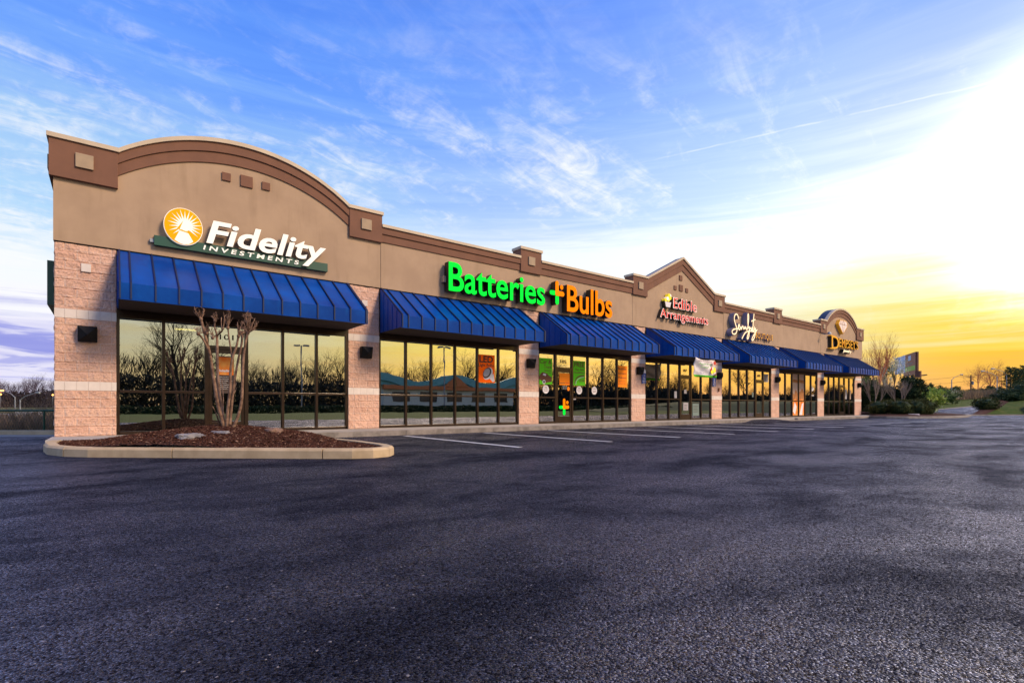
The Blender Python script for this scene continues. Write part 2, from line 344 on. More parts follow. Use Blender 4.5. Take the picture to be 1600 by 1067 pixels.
# ------------------------------------------------------------------ mesh helpers
class MB:
    def __init__(s): s.v = []; s.f = []; s.mi = []
    def add(s, vs, fs, mi=0):
        o = len(s.v); s.v += [tuple(p) for p in vs]; s.f += [tuple(i+o for i in f) for f in fs]; s.mi += [mi]*len(fs)
        return s
    def box(s, x0, x1, y0, y1, z0, z1, mi=0):
        return s.add([(x0, y0, z0), (x1, y0, z0), (x1, y1, z0), (x0, y1, z0), (x0, y0, z1), (x1, y0, z1), (x1, y1, z1), (x0, y1, z1)],
              [(0, 3, 2, 1), (4, 5, 6, 7), (0, 1, 5, 4), (1, 2, 6, 5), (2, 3, 7, 6), (3, 0, 4, 7)], mi)
    def prism(s, poly, y0, y1, mi=0):   # polygon in XZ, extruded along Y, poly counter-clockwise seen from -Y
        n = len(poly)
        vs = [(x, y0, z) for x, z in poly]+[(x, y1, z) for x, z in poly]
        fs = [tuple(range(n)), tuple(range(2*n-1, n-1, -1))]+[(i, i+n, (i+1) % n+n, (i+1) % n) for i in range(n)]
        return s.add(vs, fs, mi)
    def slab(s, poly, z0, z1, mi=0):    # polygon in XY (ccw from above)
        n = len(poly)
        vs = [(p[0], p[1], z0) for p in poly]+[(p[0], p[1], z1) for p in poly]
        fs = [tuple(range(n-1, -1, -1)), tuple(range(n, 2*n))]+[(i, (i+1) % n, (i+1) % n+n, i+n) for i in range(n)]
        return s.add(vs, fs, mi)
    def strip(s, top, bot, y0, y1, mi=0):   # band between two XZ polylines, closed solid
        n = len(top)
        for i in range(n-1):
            a, b, c, d_ = bot[i], bot[i+1], top[i+1], top[i]
            o = len(s.v)
            s.v += [(a[0], y0, a[1]), (b[0], y0, b[1]), (c[0], y0, c[1]), (d_[0], y0, d_[1]), (a[0], y1, a[1]), (b[0], y1, b[1]), (c[0], y1, c[1]), (d_[0], y1, d_[1])]
            fs = [(0, 1, 2, 3), (7, 6, 5, 4), (3, 2, 6, 7), (0, 4, 5, 1)]
            if i == 0: fs.append((0, 3, 7, 4))
            if i == n-2: fs.append((1, 5, 6, 2))
            s.f += [tuple(q+o for q in f) for f in fs]; s.mi += [mi]*len(fs)
        return s
    def tube(s, pts, rads, n=6, cap=True, mi=0):
        pts = [Vector(p) for p in pts]; o = len(s.v); up = Vector((.13, .27, .95))
        for i, p in enumerate(pts):
            t = (pts[min(i+1, len(pts)-1)]-pts[max(i-1, 0)])
            if t.length < 1e-6: t = Vector((0, 0, 1))
            t.normalize(); a_ = t.cross(up)
            if a_.length < .1: a_ = t.cross(Vector((1, 0, 0)))
            a_.normalize(); b_ = t.cross(a_)
            r = rads[i] if isinstance(rads, (list, tuple)) else rads
            for k_ in range(n):
                an = 2*math.pi*k_/n; q = p+(a_*math.cos(an)+b_*math.sin(an))*r; s.v.append((q.x, q.y, q.z))
        for i in range(len(pts)-1):
            for k_ in range(n):
                k2 = (k_+1) % n
                s.f.append((o+i*n+k_, o+i*n+k2, o+(i+1)*n+k2, o+(i+1)*n+k_)); s.mi.append(mi)
        if cap:
            s.f.append(tuple(o+k_ for k_ in range(n-1, -1, -1))); s.mi.append(mi)
            s.f.append(tuple(o+(len(pts)-1)*n+k_ for k_ in range(n))); s.mi.append(mi)
        return s
    def lathe(s, prof, n=12, c=(0, 0, 0), mi=0):
        o = len(s.v)
        for r, z in prof:
            for k_ in range(n):
                an = 2*math.pi*k_/n; s.v.append((c[0]+r*math.cos(an), c[1]+r*math.sin(an), c[2]+z))
        for i in range(len(prof)-1):
            for k_ in range(n):
                k2 = (k_+1) % n; s.f.append((o+i*n+k_, o+i*n+k2, o+(i+1)*n+k2, o+(i+1)*n+k_)); s.mi.append(mi)
        s.f.append(tuple(o+k_ for k_ in range(n-1, -1, -1))); s.mi.append(mi)
        s.f.append(tuple(o+(len(prof)-1)*n+k_ for k_ in range(n))); s.mi.append(mi)
        return s
    def mesh(s, name, mats, smooth=False):
        me = bpy.data.meshes.new(name); me.from_pydata(s.v, [], s.f)
        for m_ in (mats if isinstance(mats, (list, tuple)) else [mats]): me.materials.append(M[m_])
        me.polygons.foreach_set('material_index', s.mi)
        if smooth: me.polygons.foreach_set('use_smooth', [True]*len(s.f))
        me.update(); return me
    def build(s, name, mats, parent=None, smooth=False, bevel=0, label=None):
        o = bpy.data.objects.new(name, s.mesh(name, mats, smooth)); COL.objects.link(o)
        if parent is not None:
            o.parent = parent; par_loc = parent.matrix_world.translation if False else world_loc(parent)
            o.location = -par_loc
        if bevel:
            b = o.modifiers.new('bevel', 'BEVEL'); b.width = bevel; b.segments = 2; b.limit_method = 'ANGLE'
        if label: o['label'] = label
        return o
def world_loc(o):
    v = Vector((0, 0, 0))
    while o is not None: v += Vector(o.location); o = o.parent
    return v
def tag(o, label, cat, group=None):
    o['label'] = label; o['category'] = cat
    if group: o['group'] = group
    return o
def struct(o, kind='structure'): o['kind'] = kind; return o
def empty(name, loc, label, cat, group=None):
    o = bpy.data.objects.new(name, None); COL.objects.link(o); o.location = loc; o.empty_display_size = .2
    return tag(o, label, cat, group)
def copy_tree(o, parent=None):
    c_ = o.copy(); COL.objects.link(c_); c_.parent = parent
    for ch in [q for q in bpy.data.objects if q.parent == o]: copy_tree(ch, c_)
    return c_

def ss(a_, b_, x):
    t = max(0, min(1, (x-a_)/(b_-a_))); return t*t*(3-2*t)

# ------------------------------------------------------------------ ground and lot
def hgt(x, y):
    z = -.035
    z -= 2.2*ss(6.5, 22, y)*(1-ss(48, 75, x))*1.0
    z -= .5*ss(-3, -9, x)*ss(4, 10, y)
    z += 3.05*ss(110, 260, y)*(1-ss(90, 200, x))
    z += .7*ss(72, 112, x)+1.1*ss(114, 142, x)
    z += .35*ss(-17.5, -23, y)*(1-ss(60, 80, x))
    return z
def ground():
    def axis(lo, hi, near0, near1, n0, step):
        out = []; v_ = near0
        while v_ <= near1: out.append(v_); v_ += step
        s_ = step; v_ = near1
        while v_ < hi: s_ *= 1.22; v_ += s_; out.append(v_)
        s_ = step; v_ = near0
        while v_ > lo: s_ *= 1.22; v_ -= s_; out.insert(0, v_)
        return out
    xs = axis(-900, 1400, -30, 145, 0, 3.0); ys = axis(-900, 1400, -60, 60, 0, 3.0)
    b = MB()
    for y in ys:
        for x in xs: b.v.append((x, y, hgt(x, y)))
    nx = len(xs)
    for j in range(len(ys)-1):
        for i in range(nx-1): b.f.append((j*nx+i, j*nx+i+1, (j+1)*nx+i+1, (j+1)*nx+i)); b.mi.append(0)
    struct(b.build('ground', 'grass_far', smooth=True))
ground()
b = MB()
lot = [(-60, -17.6), (40, -17.6), (64, -26), (66, -12), (57, -2.3), (46.2, -2.3), (46.2, 4.6), (-.9, 4.25), (-12, 12.75), (-60, 12.75)]
b.add([(x, y, 0) for x, y in lot], [tuple(range(len(lot)))])
struct(b.build('asphalt_lot', 'asphalt'))
# concrete gutter along the back kerb
def quadstrip(p0, p1, w, z0, z1, name, m_, b=None):
    p0, p1 = Vector(p0), Vector(p1); t = (p1-p0).normalized(); n_ = Vector((-t.y, t.x))
    q = [p0, p1, p1+n_*w, p0+n_*w]
    bb = b or MB(); bb.slab([(v.x, v.y) for v in q], z0, z1); return bb
struct(quadstrip((-.9, 4.25), (-12, 12.75), .75, -.02, .006, '', '').build('concrete_gutter', 'concrete'))
bk = MB(); t = Vector((-11.1, 8.5)).normalized()
for i in range(6):
    p0 = Vector((-.85, 4.2))+t*(i*2.4); p1 = p0+t*2.385
    quadstrip(p0, p1, -.16, -.2, .135, '', '', bk)
tag(bk.build('kerb', 'kerb_tan', bevel=.02), 'tan concrete kerb at the far left edge below the green fence', 'kerb')

# parking stall lines
b = MB()
for i in range(12):
    x = 6.42+2.67*i
    b.box(x-.06, x+.06, -7.0, -1.9, .0005, .004)
b.box(25.0, 25.1, -2.2, -1.8, .0005, .004)
struct(b.build('road_marking', 'paint_white'))

# sidewalk
b = MB(); WX0, WX1 = -1.02, 46.6
x = 3.55; n0 = 0
b.box(WX0, x, -1.5, 9.8, -.05, .15)
while x < WX1-.1:
    x2 = min(x+3.05, WX1); b.box(x+.006, x2, -1.43, 9.8, -.05, .15); x = x2
struct(b.build('sidewalk', 'concrete'))
b = MB(); x = 3.55
while x < WX1-.1:
    x2 = min(x+3.05, WX1)
    if not (25.2 < x < 28): b.box(x+.006, x2, -1.6, -1.436, -.05, .146)
    else: b.box(x+.006, x2, -1.6, -1.436, -.05, .06)
    x = x2
tag(b.build('kerb', 'kerb_face', bevel=.015), 'long stained concrete kerb along the edge of the storefront sidewalk', 'kerb')
# asphalt ramp against the kerb
b = MB(); nx_, ny_ = 16, 8
for j in range(ny_+1):
    for i in range(nx_+1):
        x = 24.9+4.4*i/nx_; y = -1.6-1.5*j/ny_
        b.v.append((x, y, .004+.13*(1-ss(0, 1, j/ny_))*ss(0, .28, i/nx_)*(1-ss(.72, 1, i/nx_))))
for j in range(ny_):
    for i in range(nx_): b.f.append((j*(nx_+1)+i, (j+1)*(nx_+1)+i, (j+1)*(nx_+1)+i+1, j*(nx_+1)+i+1)); b.mi.append(0)
struct(b.build('asphalt_ramp', 'asphalt', smooth=True))

# ------------------------------------------------------------------ planted island (front left)
isl = [(-.95, -1.52), (-.97, -2.5), (-.86, -3.35), (-.62, -3.95), (-.30, -4.36), (.21, -4.80), (.75, -5.28), (1.32, -5.79), (1.95, -6.34), (2.58, -6.88), (2.95, -7.17),
       (3.25, -7.28), (3.55, -7.20), (3.76, -6.93), (3.84, -6.5), (3.82, -5.4), (3.68, -4.2), (3.58, -3.2), (3.54, -1.52)]
def inset(poly, dist):
    out = []
    for i, p in enumerate(poly):
        a_ = Vector(poly[max(i-1, 0)]); c_ = Vector(poly[min(i+1, len(poly)-1)]); t_ = (c_-a_).normalized()
        out.append((p[0]-t_.y*dist, p[1]+t_.x*dist))
    return out
inner = inset(isl, .17)
def kerb_run(outer, inn, name, m_, z1, label, seg=3, z0=-.05):
    b = MB(); n = len(outer)
    for i in range(n-1):
        o0, o1, i0, i1 = [Vector(q) for q in (outer[i], outer[i+1], inn[i], inn[i+1])]
        g0 = .0 if i % seg else .018
        L = (o1-o0).length; f0 = g0/L
        a0 = o0.lerp(o1, f0); c0 = i0.lerp(i1, f0)
        mid0 = a0.lerp(c0, .18); mid1 = o1.lerp(i1, .18)
        vs = [(a0.x, a0.y, z0), (o1.x, o1.y, z0), (o1.x, o1.y, z1-.035), (a0.x, a0.y, z1-.035), (mid0.x, mid0.y, z1), (mid1.x, mid1.y, z1), (i1.x, i1.y, z1), (c0.x, c0.y, z1), (i1.x, i1.y, z0), (c0.x, c0.y, z0)]
        b.add(vs, [(0, 1, 2, 3), (3, 2, 5, 4), (4, 5, 6, 7), (7, 6, 8, 9), (0, 3, 4, 7, 9), (1, 8, 6, 5, 2)])
    o_ = b.build(name, m_); return tag(o_, label, 'kerb')
kerb_run(isl, inner, 'kerb', 'kerb_tan', .155, 'rounded tan concrete kerb around the mulch island with the pruned tree')
MPK = (1.75, -3.3)
def mound_h(x, y):
    r = math.hypot((x-MPK[0])/2.3, (y-MPK[1])/2.6)
    return .13+.31*max(0, 1-r**1.3)
def inpoly(x, y, poly):
    c_ = False; n = len(poly); j = n-1
    for i in range(n):
        xi, yi = poly[i]; xj, yj = poly[j]
        if (yi > y) != (yj > y) and x < (xj-xi)*(y-yi)/(yj-yi)+xi: c_ = not c_
        j = i
    return c_
b = MB(); st_ = .05; idx = {}; mp = inset(isl, .12)
nx_ = int(5.2/st_); ny_ = int(6.2/st_)
def vid(i, j):
    if (i, j) not in idx:
        x = -1.1+i*st_; y = -7.5+j*st_
        idx[(i, j)] = len(b.v); b.v.append((x, y, mound_h(x, y)+.012*noise.noise(Vector((x*9, y*9, 0)))+.01*noise.noise(Vector((x*23, y*23, 4)))))
    return idx[(i, j)]
for i in range(nx_):
    for j in range(ny_):
        if inpoly(-1.1+(i+.5)*st_, -7.5+(j+.5)*st_, mp):
            b.f.append((vid(i, j), vid(i+1, j), vid(i+1, j+1), vid(i, j+1))); b.mi.append(0)
struct(b.build('mulch', 'mulch', smooth=True), 'stuff')
def chips(poly, hf, n, x0, x1, y0, y1, name):
    b = MB(); rr = random.Random(5); k_ = 0
    while k_ < n:
        x = rr.uniform(x0, x1); y = rr.uniform(y0, y1)
        if not inpoly(x, y, poly): continue
        k_ += 1
        L = rr.uniform(.008, .032); w_ = L*rr.uniform(.2, .45); a_ = rr.uniform(0, 6.28); tl = rr.uniform(-.5, .5)
        c_ = Vector((x, y, hf(x, y)+rr.uniform(.002, .014)))
        u_ = Vector((math.cos(a_), math.sin(a_), tl))*L; v_ = Vector((-math.sin(a_), math.cos(a_), rr.uniform(-.6, .6)))*w_
        n_ = Vector((0, 0, .006)); mi = 1 if rr.random() < .07 else 0
        vs = [c_-u_-v_, c_+u_-v_, c_+u_+v_, c_-u_+v_, c_-u_*.8+n_, c_+u_*.8+n_]
        b.add(vs, [(0, 1, 5, 4), (2, 3, 4, 5), (1, 2, 5), (3, 0, 4)], mi)
    struct(b.build(name, ['chip_red', 'chip_pale']), 'stuff')
chips(inset(isl, .2), mound_h, 15000, -1, 4, -7.4, -1.4, 'mulch_chips')
def rock(name, c, r, m_, label, seed):
    bm = bmesh.new(); bmesh.ops.create_icosphere(bm, subdivisions=4, radius=1)
    for v_ in bm.verts:
        q = v_.co*1.3+Vector((seed*7, 0, 0)); f_ = 1+.32*noise.noise(q)+.12*noise.noise(q*3)+.04*noise.noise(q*8)
        v_.co = Vector((v_.co.x*r[0]*f_, v_.co.y*r[1]*f_, v_.co.z*r[2]*f_))
        v_.co.z = min(v_.co.z, r[2]*(.75+.12*noise.noise(q*2)))
    me = bpy.data.meshes.new(name); bm.to_mesh(me); bm.free(); me.materials.append(M[m_])
    o_ = bpy.data.objects.new(name, me); COL.objects.link(o_); o_.location = c; o_.rotation_euler.z = seed
    return tag(o_, label, 'rock')
def onm(px, py):
    z = .42
    for _ in range(14):
        p = G(px, py, z); z = .5*z+.5*mound_h(p.x, p.y)
    return p
p = onm(298, 683); rock('rock', (p.x, p.y, p.z+.0), (.25, .15, .085), 'rock', 'flat grey rock lying left of the pruned tree on the mulch', .4)
p = onm(345, 677); rock('rock', (p.x, p.y, p.z), (.22, .14, .06), 'rock', 'flat grey rock on the mulch right below the pruned tree trunks', 2.1)
p = onm(428, 674); rock('rock', (p.x, p.y, p.z), (.22, .15, .09), 'rock_brown', 'brown rock on the right slope of the mulch mound', 4.3)

# pruned crape myrtle: stems traced in the plane of the tree, given depth
def myrtle():
    c0 = onm(345, 666); dist = (Vector((c0.x, c0.y+CAMD, 0))).dot(Vector((cc, cs, 0)))
    root = empty('crape_myrtle', (c0.x, c0.y, c0.z-.03), 'leafless pruned multi-trunk tree with knobby heads on the mulch island', 'tree')
    rr = random.Random(3); bt = MB(); bc = MB()
    def P(zx, zy, dz=0): return W(290+zx/5.336, 480+zy/5.336, dist+dz)
    def smooth(pts, it=2):
        for _ in range(it):
            o_ = [pts[0]]
            for p_, q_ in zip(pts, pts[1:]): o_ += [p_.lerp(q_, .25), p_.lerp(q_, .75)]
            pts = o_+[pts[-1]]
        return pts
    def stem(zp, w0, w1, d1, d0=0, mb=bt):
        pts = smooth([P(x_, y_, d0+(d1-d0)*i/(len(zp)-1)+rr.uniform(-.02, .02)) for i, (x_, y_) in enumerate(zp)])
        n_ = len(pts); r_ = [(w0+(w1-w0)*(i/(n_-1))**.8)*dist/CAMF/5.336/2*(1+.13*noise.noise(Vector((i*.9, w0, d1*9)))) for i in range(n_)]
        mb.tube(pts, r_, 8)
    stem([(318, 1000), (300, 930), (270, 830), (235, 600), (205, 400), (180, 300), (150, 190), (128, 100)], 30, 19, -.35)
    stem([(205, 400), (170, 310), (135, 250), (105, 222)], 20, 13, -.5, -.22)
    stem([(325, 1000), (305, 860), (272, 660), (264, 430), (262, 235)], 28, 20, .25)
    stem([(310, 900), (315, 800), (312, 720), (300, 600)], 12, 6, .3)
    stem([(344, 1000), (350, 850), (372, 690), (372, 560), (388, 420), (425, 330), (441, 240)], 28, 16, -.12)
    stem([(388, 430), (376, 350), (362, 260), (352, 170)], 15, 11, -.2, -.05)
    stem([(370, 980), (385, 800), (408, 600), (440, 430), (468, 310), (472, 240)], 22, 17, .2)
    stem([(398, 1000), (430, 930), (458, 840), (470, 740), (474, 600), (480, 420), (505, 260), (520, 215)], 28, 18, .05)
    stem([(282, 970), (258, 890), (238, 850), (224, 826)], 15, 7, -.15)
    stem([(262, 900), (248, 870)], 14, 5, -.1)
    stem([(395, 720), (420, 640), (432, 600)], 6, 3, .1)
    stem([(470, 560), (495, 520)], 6, 3, .1)
    stem([(405, 720), (428, 665)], 6, 3, .1)
    bt.build('trunk', 'bark_myrtle', root, smooth=True)
    def tuft(zx, zy, dirs, dz, w=11):
        bc.lathe([(.0, -.04), (.024, -.03), (.032, 0), (.024, .025), (.0, .035)], 8, tuple(P(zx, zy, dz)))
        for (ex, ey) in dirs:
            mx, my = (zx+ex)/2+rr.uniform(-6, 6), (zy+ey)/2+rr.uniform(-6, 6); dd = rr.uniform(-.14, .14)
            stem([(zx, zy), (mx, my), (ex, ey)], w*rr.uniform(.8, 1.1), w*.32, dz+dd, dz, bc)
            for _ in range(5):
                f_ = rr.uniform(.35, .98); bx_, by_ = zx+(ex-zx)*f_, zy+(ey-zy)*f_
                stem([(bx_, by_), (bx_+rr.uniform(-26, 26), by_-rr.uniform(14, 38))], w*.45, w*.18, dz+dd+rr.uniform(-.06, .06), dz+dd*f_, bc)
    tuft(128, 100, [(70, 8), (100, 70), (82, 55), (140, 70), (155, 12), (118, 40)], -.35, 13)
    tuft(105, 222, [(95, 180), (150, 215), (70, 170), (130, 180)], -.5, 8)
    tuft(175, 215, [(190, 150), (205, 190), (160, 170), (215, 230)], -.3, 9)
    tuft(262, 235, [(300, 205), (320, 180), (225, 250), (240, 160)], .25, 13)
    stem([(262, 235), (305, 205), (318, 150), (325, 70)], 13, 8, .2, .25, bc)
    stem([(305, 205), (297, 150), (298, 85)], 10, 7, .3, .22, bc)
    stem([(262, 235), (238, 160), (250, 100), (230, 55)], 15, 9, .15, .25, bc)
    tuft(245, 110, [(210, 70), (262, 70), (275, 100), (228, 60)], .18, 9)
    tuft(225, 255, [(205, 200), (200, 240), (215, 180)], .1, 9)
    tuft(352, 170, [(320, 70), (375, 60), (360, 30), (340, 110), (380, 110)], -.2, 11)
    tuft(441, 240, [(438, 150), (470, 200), (432, 120), (475, 120), (500, 200)], -.12, 13)
    tuft(472, 240, [(470, 110), (520, 190), (450, 180), (495, 150), (540, 160)], .2, 13)
    tuft(520, 215, [(500, 60), (550, 130), (580, 90), (610, 120), (590, 180), (525, 70), (560, 190), (480, 170), (600, 150), (545, 80), (515, 110)], .05, 12)
    tuft(500, 110, [(490, 55), (515, 60), (540, 65), (480, 75), (560, 90), (505, 50)], .1, 10)
    bc.build('crown', 'bark_myrtle', root, smooth=True)
myrtle()

# ------------------------------------------------------------------ the shop building
B = empty('retail_building', (22, 6, .0), 'long single-storey tan stucco shop row with blue metal awnings and block piers', 'building')
PIER = [(-.98, .09), (5.53, 6.48), (11.95, 12.90), (18.35, 19.32), (24.80, 25.76), (31.20, 32.18), (37.62, 38.63), (44.07, 45.36)]
ZB = 4.43     # bottom of stucco
DEP = 14.0

# split face piers with real relief
def relief(x, z, s_):
    row = math.floor((z-.15)/.2033); fz = ((z-.15)/.2033) % 1
    xo = x/.406+(.5 if row % 2 else 0); fx = xo % 1
    e = min(fx*.406, (1-fx)*.406, fz*.2033, (1-fz)*.2033)
    k_ = min(1, max(0, (e-.004)/.012))
    q = Vector((x*9, z*9, s_+row*.37))
    return k_*(.012+.016*noise.noise(q)+.010*noise.noise(q*2.7)+.005*noise.noise(q*6.5))
def face_grid(b, p0, ux, L, nrm, z0, z1, seed, step=.022):
    nu = max(2, int(L/step)); nz = max(2, int((z1-z0)/step)); o_ = len(b.v)
    for j in range(nz+1):
        for i in range(nu+1):
            u_ = L*i/nu; z = z0+(z1-z0)*j/nz; edge = i in (0, nu) or j in (0, nz)
            q = p0+ux*u_; xx = q.x+q.y
            r = relief(xx, z, seed)*(.45 if (i in (0, nu)) else 1)
            if j in (0, nz): r = 0
            q = q+nrm*r; b.v.append((q.x, q.y, z))
    for j in range(nz):
        for i in range(nu): b.f.append((o_+j*(nu+1)+i, o_+j*(nu+1)+i+1, o_+(j+1)*(nu+1)+i+1, o_+(j+1)*(nu+1)+i)); b.mi.append(0)
BZ = [(1.166, 1.37), (2.76, 2.965)]
for k_, (x0, x1) in enumerate(PIER):
    b = MB(); st_ = .02 if k_ < 2 else (.03 if k_ < 4 else .05)
    zs = [(.15, BZ[0][0]), (BZ[0][1], BZ[1][0]), (BZ[1][1], ZB)]
    for (z0, z1) in zs:
        face_grid(b, Vector((x0, 0, 0)), Vector((1, 0, 0)), x1-x0, Vector((0, -1, 0)), z0, z1, k_*3.1, st_)
        face_grid(b, Vector((x1, 0, 0)), Vector((0, 1, 0)), .30, Vector((1, 0, 0)), z0, z1, k_*3.1+1, .06)
        if k_: face_grid(b, Vector((x0, .30, 0)), Vector((0, -1, 0)), .30, Vector((-1, 0, 0)), z0, z1, k_*3.1+2, .06)
        else: face_grid(b, Vector((x0, DEP, 0)), Vector((0, -1, 0)), DEP, Vector((-1, 0, 0)), z0, z1, 8.2, .05)
    b.box(x0+.012, x1-.012, .012, .3, .15, ZB)
    pr = b.build('pier', 'split_block', B)
    for (z0, z1) in BZ:
        bb = MB(); n_ = 5; 
        xs_ = [x0-.006]+[x for x in [math.floor(x0/.203)*.203+.203*q for q in range(1, 8)] if x0+.03 < x < x1-.03]+[x1+.006]
        for xa, xb in zip(xs_, xs_[1:]): bb.box(xa+.002, xb-.002, -.014, .3, z0+.002, z1-.002)
        if k_ == 0: bb.box(x0-.014, x0, .3, DEP, z0, z1)
        bb.build('accent_band', 'band_block', pr)
    pr['label'] = ['widest split-face block pier at the left corner', 'split-face block pier right of the first shop window'][k_] if k_ < 2 else 'pale pink split-face block pier with two smooth bands'

# stucco wall silhouette
def arcpts(x0, x1, zb, sag, n=28):
    hw = (x1-x0)/2; R_ = (hw*hw+sag*sag)/(2*sag); cz = zb+sag-R_; th = math.asin(hw/R_); xm = (x0+x1)/2
    return [(xm+R_*math.sin(-th+2*th*i/n), cz+R_*math.cos(-th+2*th*i/n)) for i in range(n+1)]
def offarc(x0, x1, zb, sag, off, n=28):   # parallel arc lowered radially, cut at the block edges
    hw = (x1-x0)/2; R_ = (hw*hw+sag*sag)/(2*sag); cz = zb+sag-R_; R2 = R_-off; xm = (x0+x1)/2; th = math.asin(min(1, hw/R2))
    return [(xm+R2*math.sin(-th+2*th*i/n), cz+R2*math.cos(-th+2*th*i/n)) for i in range(n+1)]
TB, FL = 6.71, 6.36
A1 = (.12, 5.52, 6.71, .92); A2 = (38.81, 44.16, 6.74, 1.06)
GB = ((19.34, 6.72), (22.10, 8.10), (24.86, 6.72))
top = [(-.90, 6.6), (.12, 6.6)]+[(x, z-.03) for x, z in arcpts(*A1)][1:-1]+[(5.52, 6.6), (6.5, 6.6), (6.53, FL-.05), (11.95, FL-.05), (11.96, 6.6), (12.92, 6.6), (12.94, FL-.05), (18.35, FL-.05), (18.36, 6.6),
     (19.34, 6.66), (22.1, 8.04), (24.86, 6.66), (25.82, 6.6), (25.86, FL-.05), (31.28, FL-.05), (31.3, 6.6), (32.26, 6.6), (32.29, FL-.05), (37.8, FL-.05), (37.82, 6.6), (38.81, 6.6)]+[(x, z-.03) for x, z in arcpts(*A2)][1:-1]+[(44.16, 6.6), (45.3, 6.6)]
poly = [(-1.0, ZB), (45.42, ZB), (45.42, 6.6)]+top[::-1]+[(-1.0, 6.6)]
b = MB(); b.prism(poly, -.045, .33)
b.box(-1.0, -.62, .331, DEP, ZB, 6.2); b.box(45.0, 45.42, .331, DEP, .15, 6.2); b.box(-.9, 45.3, DEP-.2, DEP+.1, .15, 6.2)
b.build('stucco_wall', 'stucco', B)
for xj in (6.51, 18.36, 25.84, 38.0): MB().box(xj, xj+.012, -.0475, -.04, ZB, 5.84).build('control_joint', 'black_metal', B)
b = MB(); b.box(-.98, 45.38, -.02, .3, ZB-.025, ZB+.004); b.build('drip_edge', 'black_metal', B)
# infill wall above the shop windows, behind the awnings
b = MB()
for i in range(7): b.box(PIER[i][1], PIER[i+1][0], .04, .3, 3.05, ZB)
b.build('header_wall', 'soffit', B)
b = MB(); b.box(-.6, 45.0, .34, DEP-.2, 5.2, 5.4); b.build('roof', 'membrane', B)

# cornice blocks
CB = [(-1.07, .12), (5.52, 6.53), (11.94, 12.95), (18.33, 19.34), (24.86, 25.86), (31.28, 32.29), (37.80, 38.81), (44.16, 45.52)]
for k_, (x0, x1) in enumerate(CB):
    b = MB(); b.box(x0, x1, -.13, .36, 5.80, 6.62)
    if k_ == 0: b.box(x0, x0+.2, .361, 1.2, 5.80, 6.62)
    cbk = b.build('cornice_block', 'trim', B, bevel=.006)
    xm = (x0+x1)/2 if k_ else -.47
    MB().box(xm-.155, xm+.155, -.175, -.13, 6.08, 6.39).build('medallion', 'medallion', cbk, bevel=.006)
    if k_ == 0: MB().box(x0-.05, x0, .3, .6, 6.08, 6.39).build('medallion', 'medallion', cbk)
    b = MB(); b.box(x0-.035, x1+.035, -.17, .38, 6.62, 6.72)
    if k_ == 0: b.box(x0-.035, x0+.22, .381, 1.22, 6.62, 6.72)
    b.build('coping_cap', 'coping', cbk, bevel=.005)
# flat cornice runs
for x0, x1 in [(6.53, 11.94), (12.95, 18.33), (25.86, 31.28), (32.29, 37.80)]:
    b = MB(); b.box(x0, x1, -.115, .34, 6.07, 6.27); b.box(x0, x1, -.08, .34, 5.83, 6.07)
    c_ = b.build('cornice', 'trim', B, bevel=.005)
    MB().box(x0, x1, -.16, .37, 6.27, 6.36).build('coping_cap', 'coping', c_, bevel=.004)
# curved cornices
for (x0, x1, zb, sag) in (A1, A2):
    n_ = 44
    t0 = arcpts(x0, x1, zb, sag, n_); dn = lambda pl, q: [(x, z-q) for x, z in pl]
    pl = arcpts(x0, x1, zb, sag, n_)
    b = MB(); b.strip(dn(pl, .10), dn(pl, .33), -.115, .30); b.strip(dn(pl, .33), dn(pl, .60), -.08, .30)
    c_ = b.build('arched_cornice', 'trim', B)
    MB().strip(dn(pl, 0), dn(pl, .10), -.16, .06).build('coping_cap', 'coping', c_)
    MB().strip(dn(pl, .012), dn(pl, .112), .061, .55).build('roof_flashing', 'membrane', c_)
pl = [GB[0], GB[1], GB[2]]; dn = lambda q: [(x, z-q) for x, z in pl]
b = MB(); b.strip(dn(.10), dn(.36), -.115, .30); b.strip(dn(.36), dn(.66), -.08, .30)
c_ = b.build('gable_cornice', 'trim', B); MB().strip(dn(0), dn(.10), -.16, .06).build('coping_cap', 'coping', c_); MB().strip(dn(.012), dn(.112), .061, .3).build('roof_flashing', 'membrane', c_)
# small square tiles
for (x, z, s_) in [(2.33, 6.685, .10), (2.80, 6.685, .145), (3.27, 6.685, .10), (21.98, 7.07, .12), (21.53, 6.53, .10), (22.0, 6.58, .15), (22.48, 6.53, .10)]:
    MB().box(x-s_, x+s_, -.085, -.045, z-s_, z+s_).build('square_tile', 'trim', B, bevel=.005)
MB().box(-.53, -.36, -.045, 0.0, 3.82, 4.0).build('wall_plate', 'band_block', B)
MB().box(5.93, 6.1, -.045, 0.0, 3.82, 4.0).build('wall_plate', 'band_block', B)

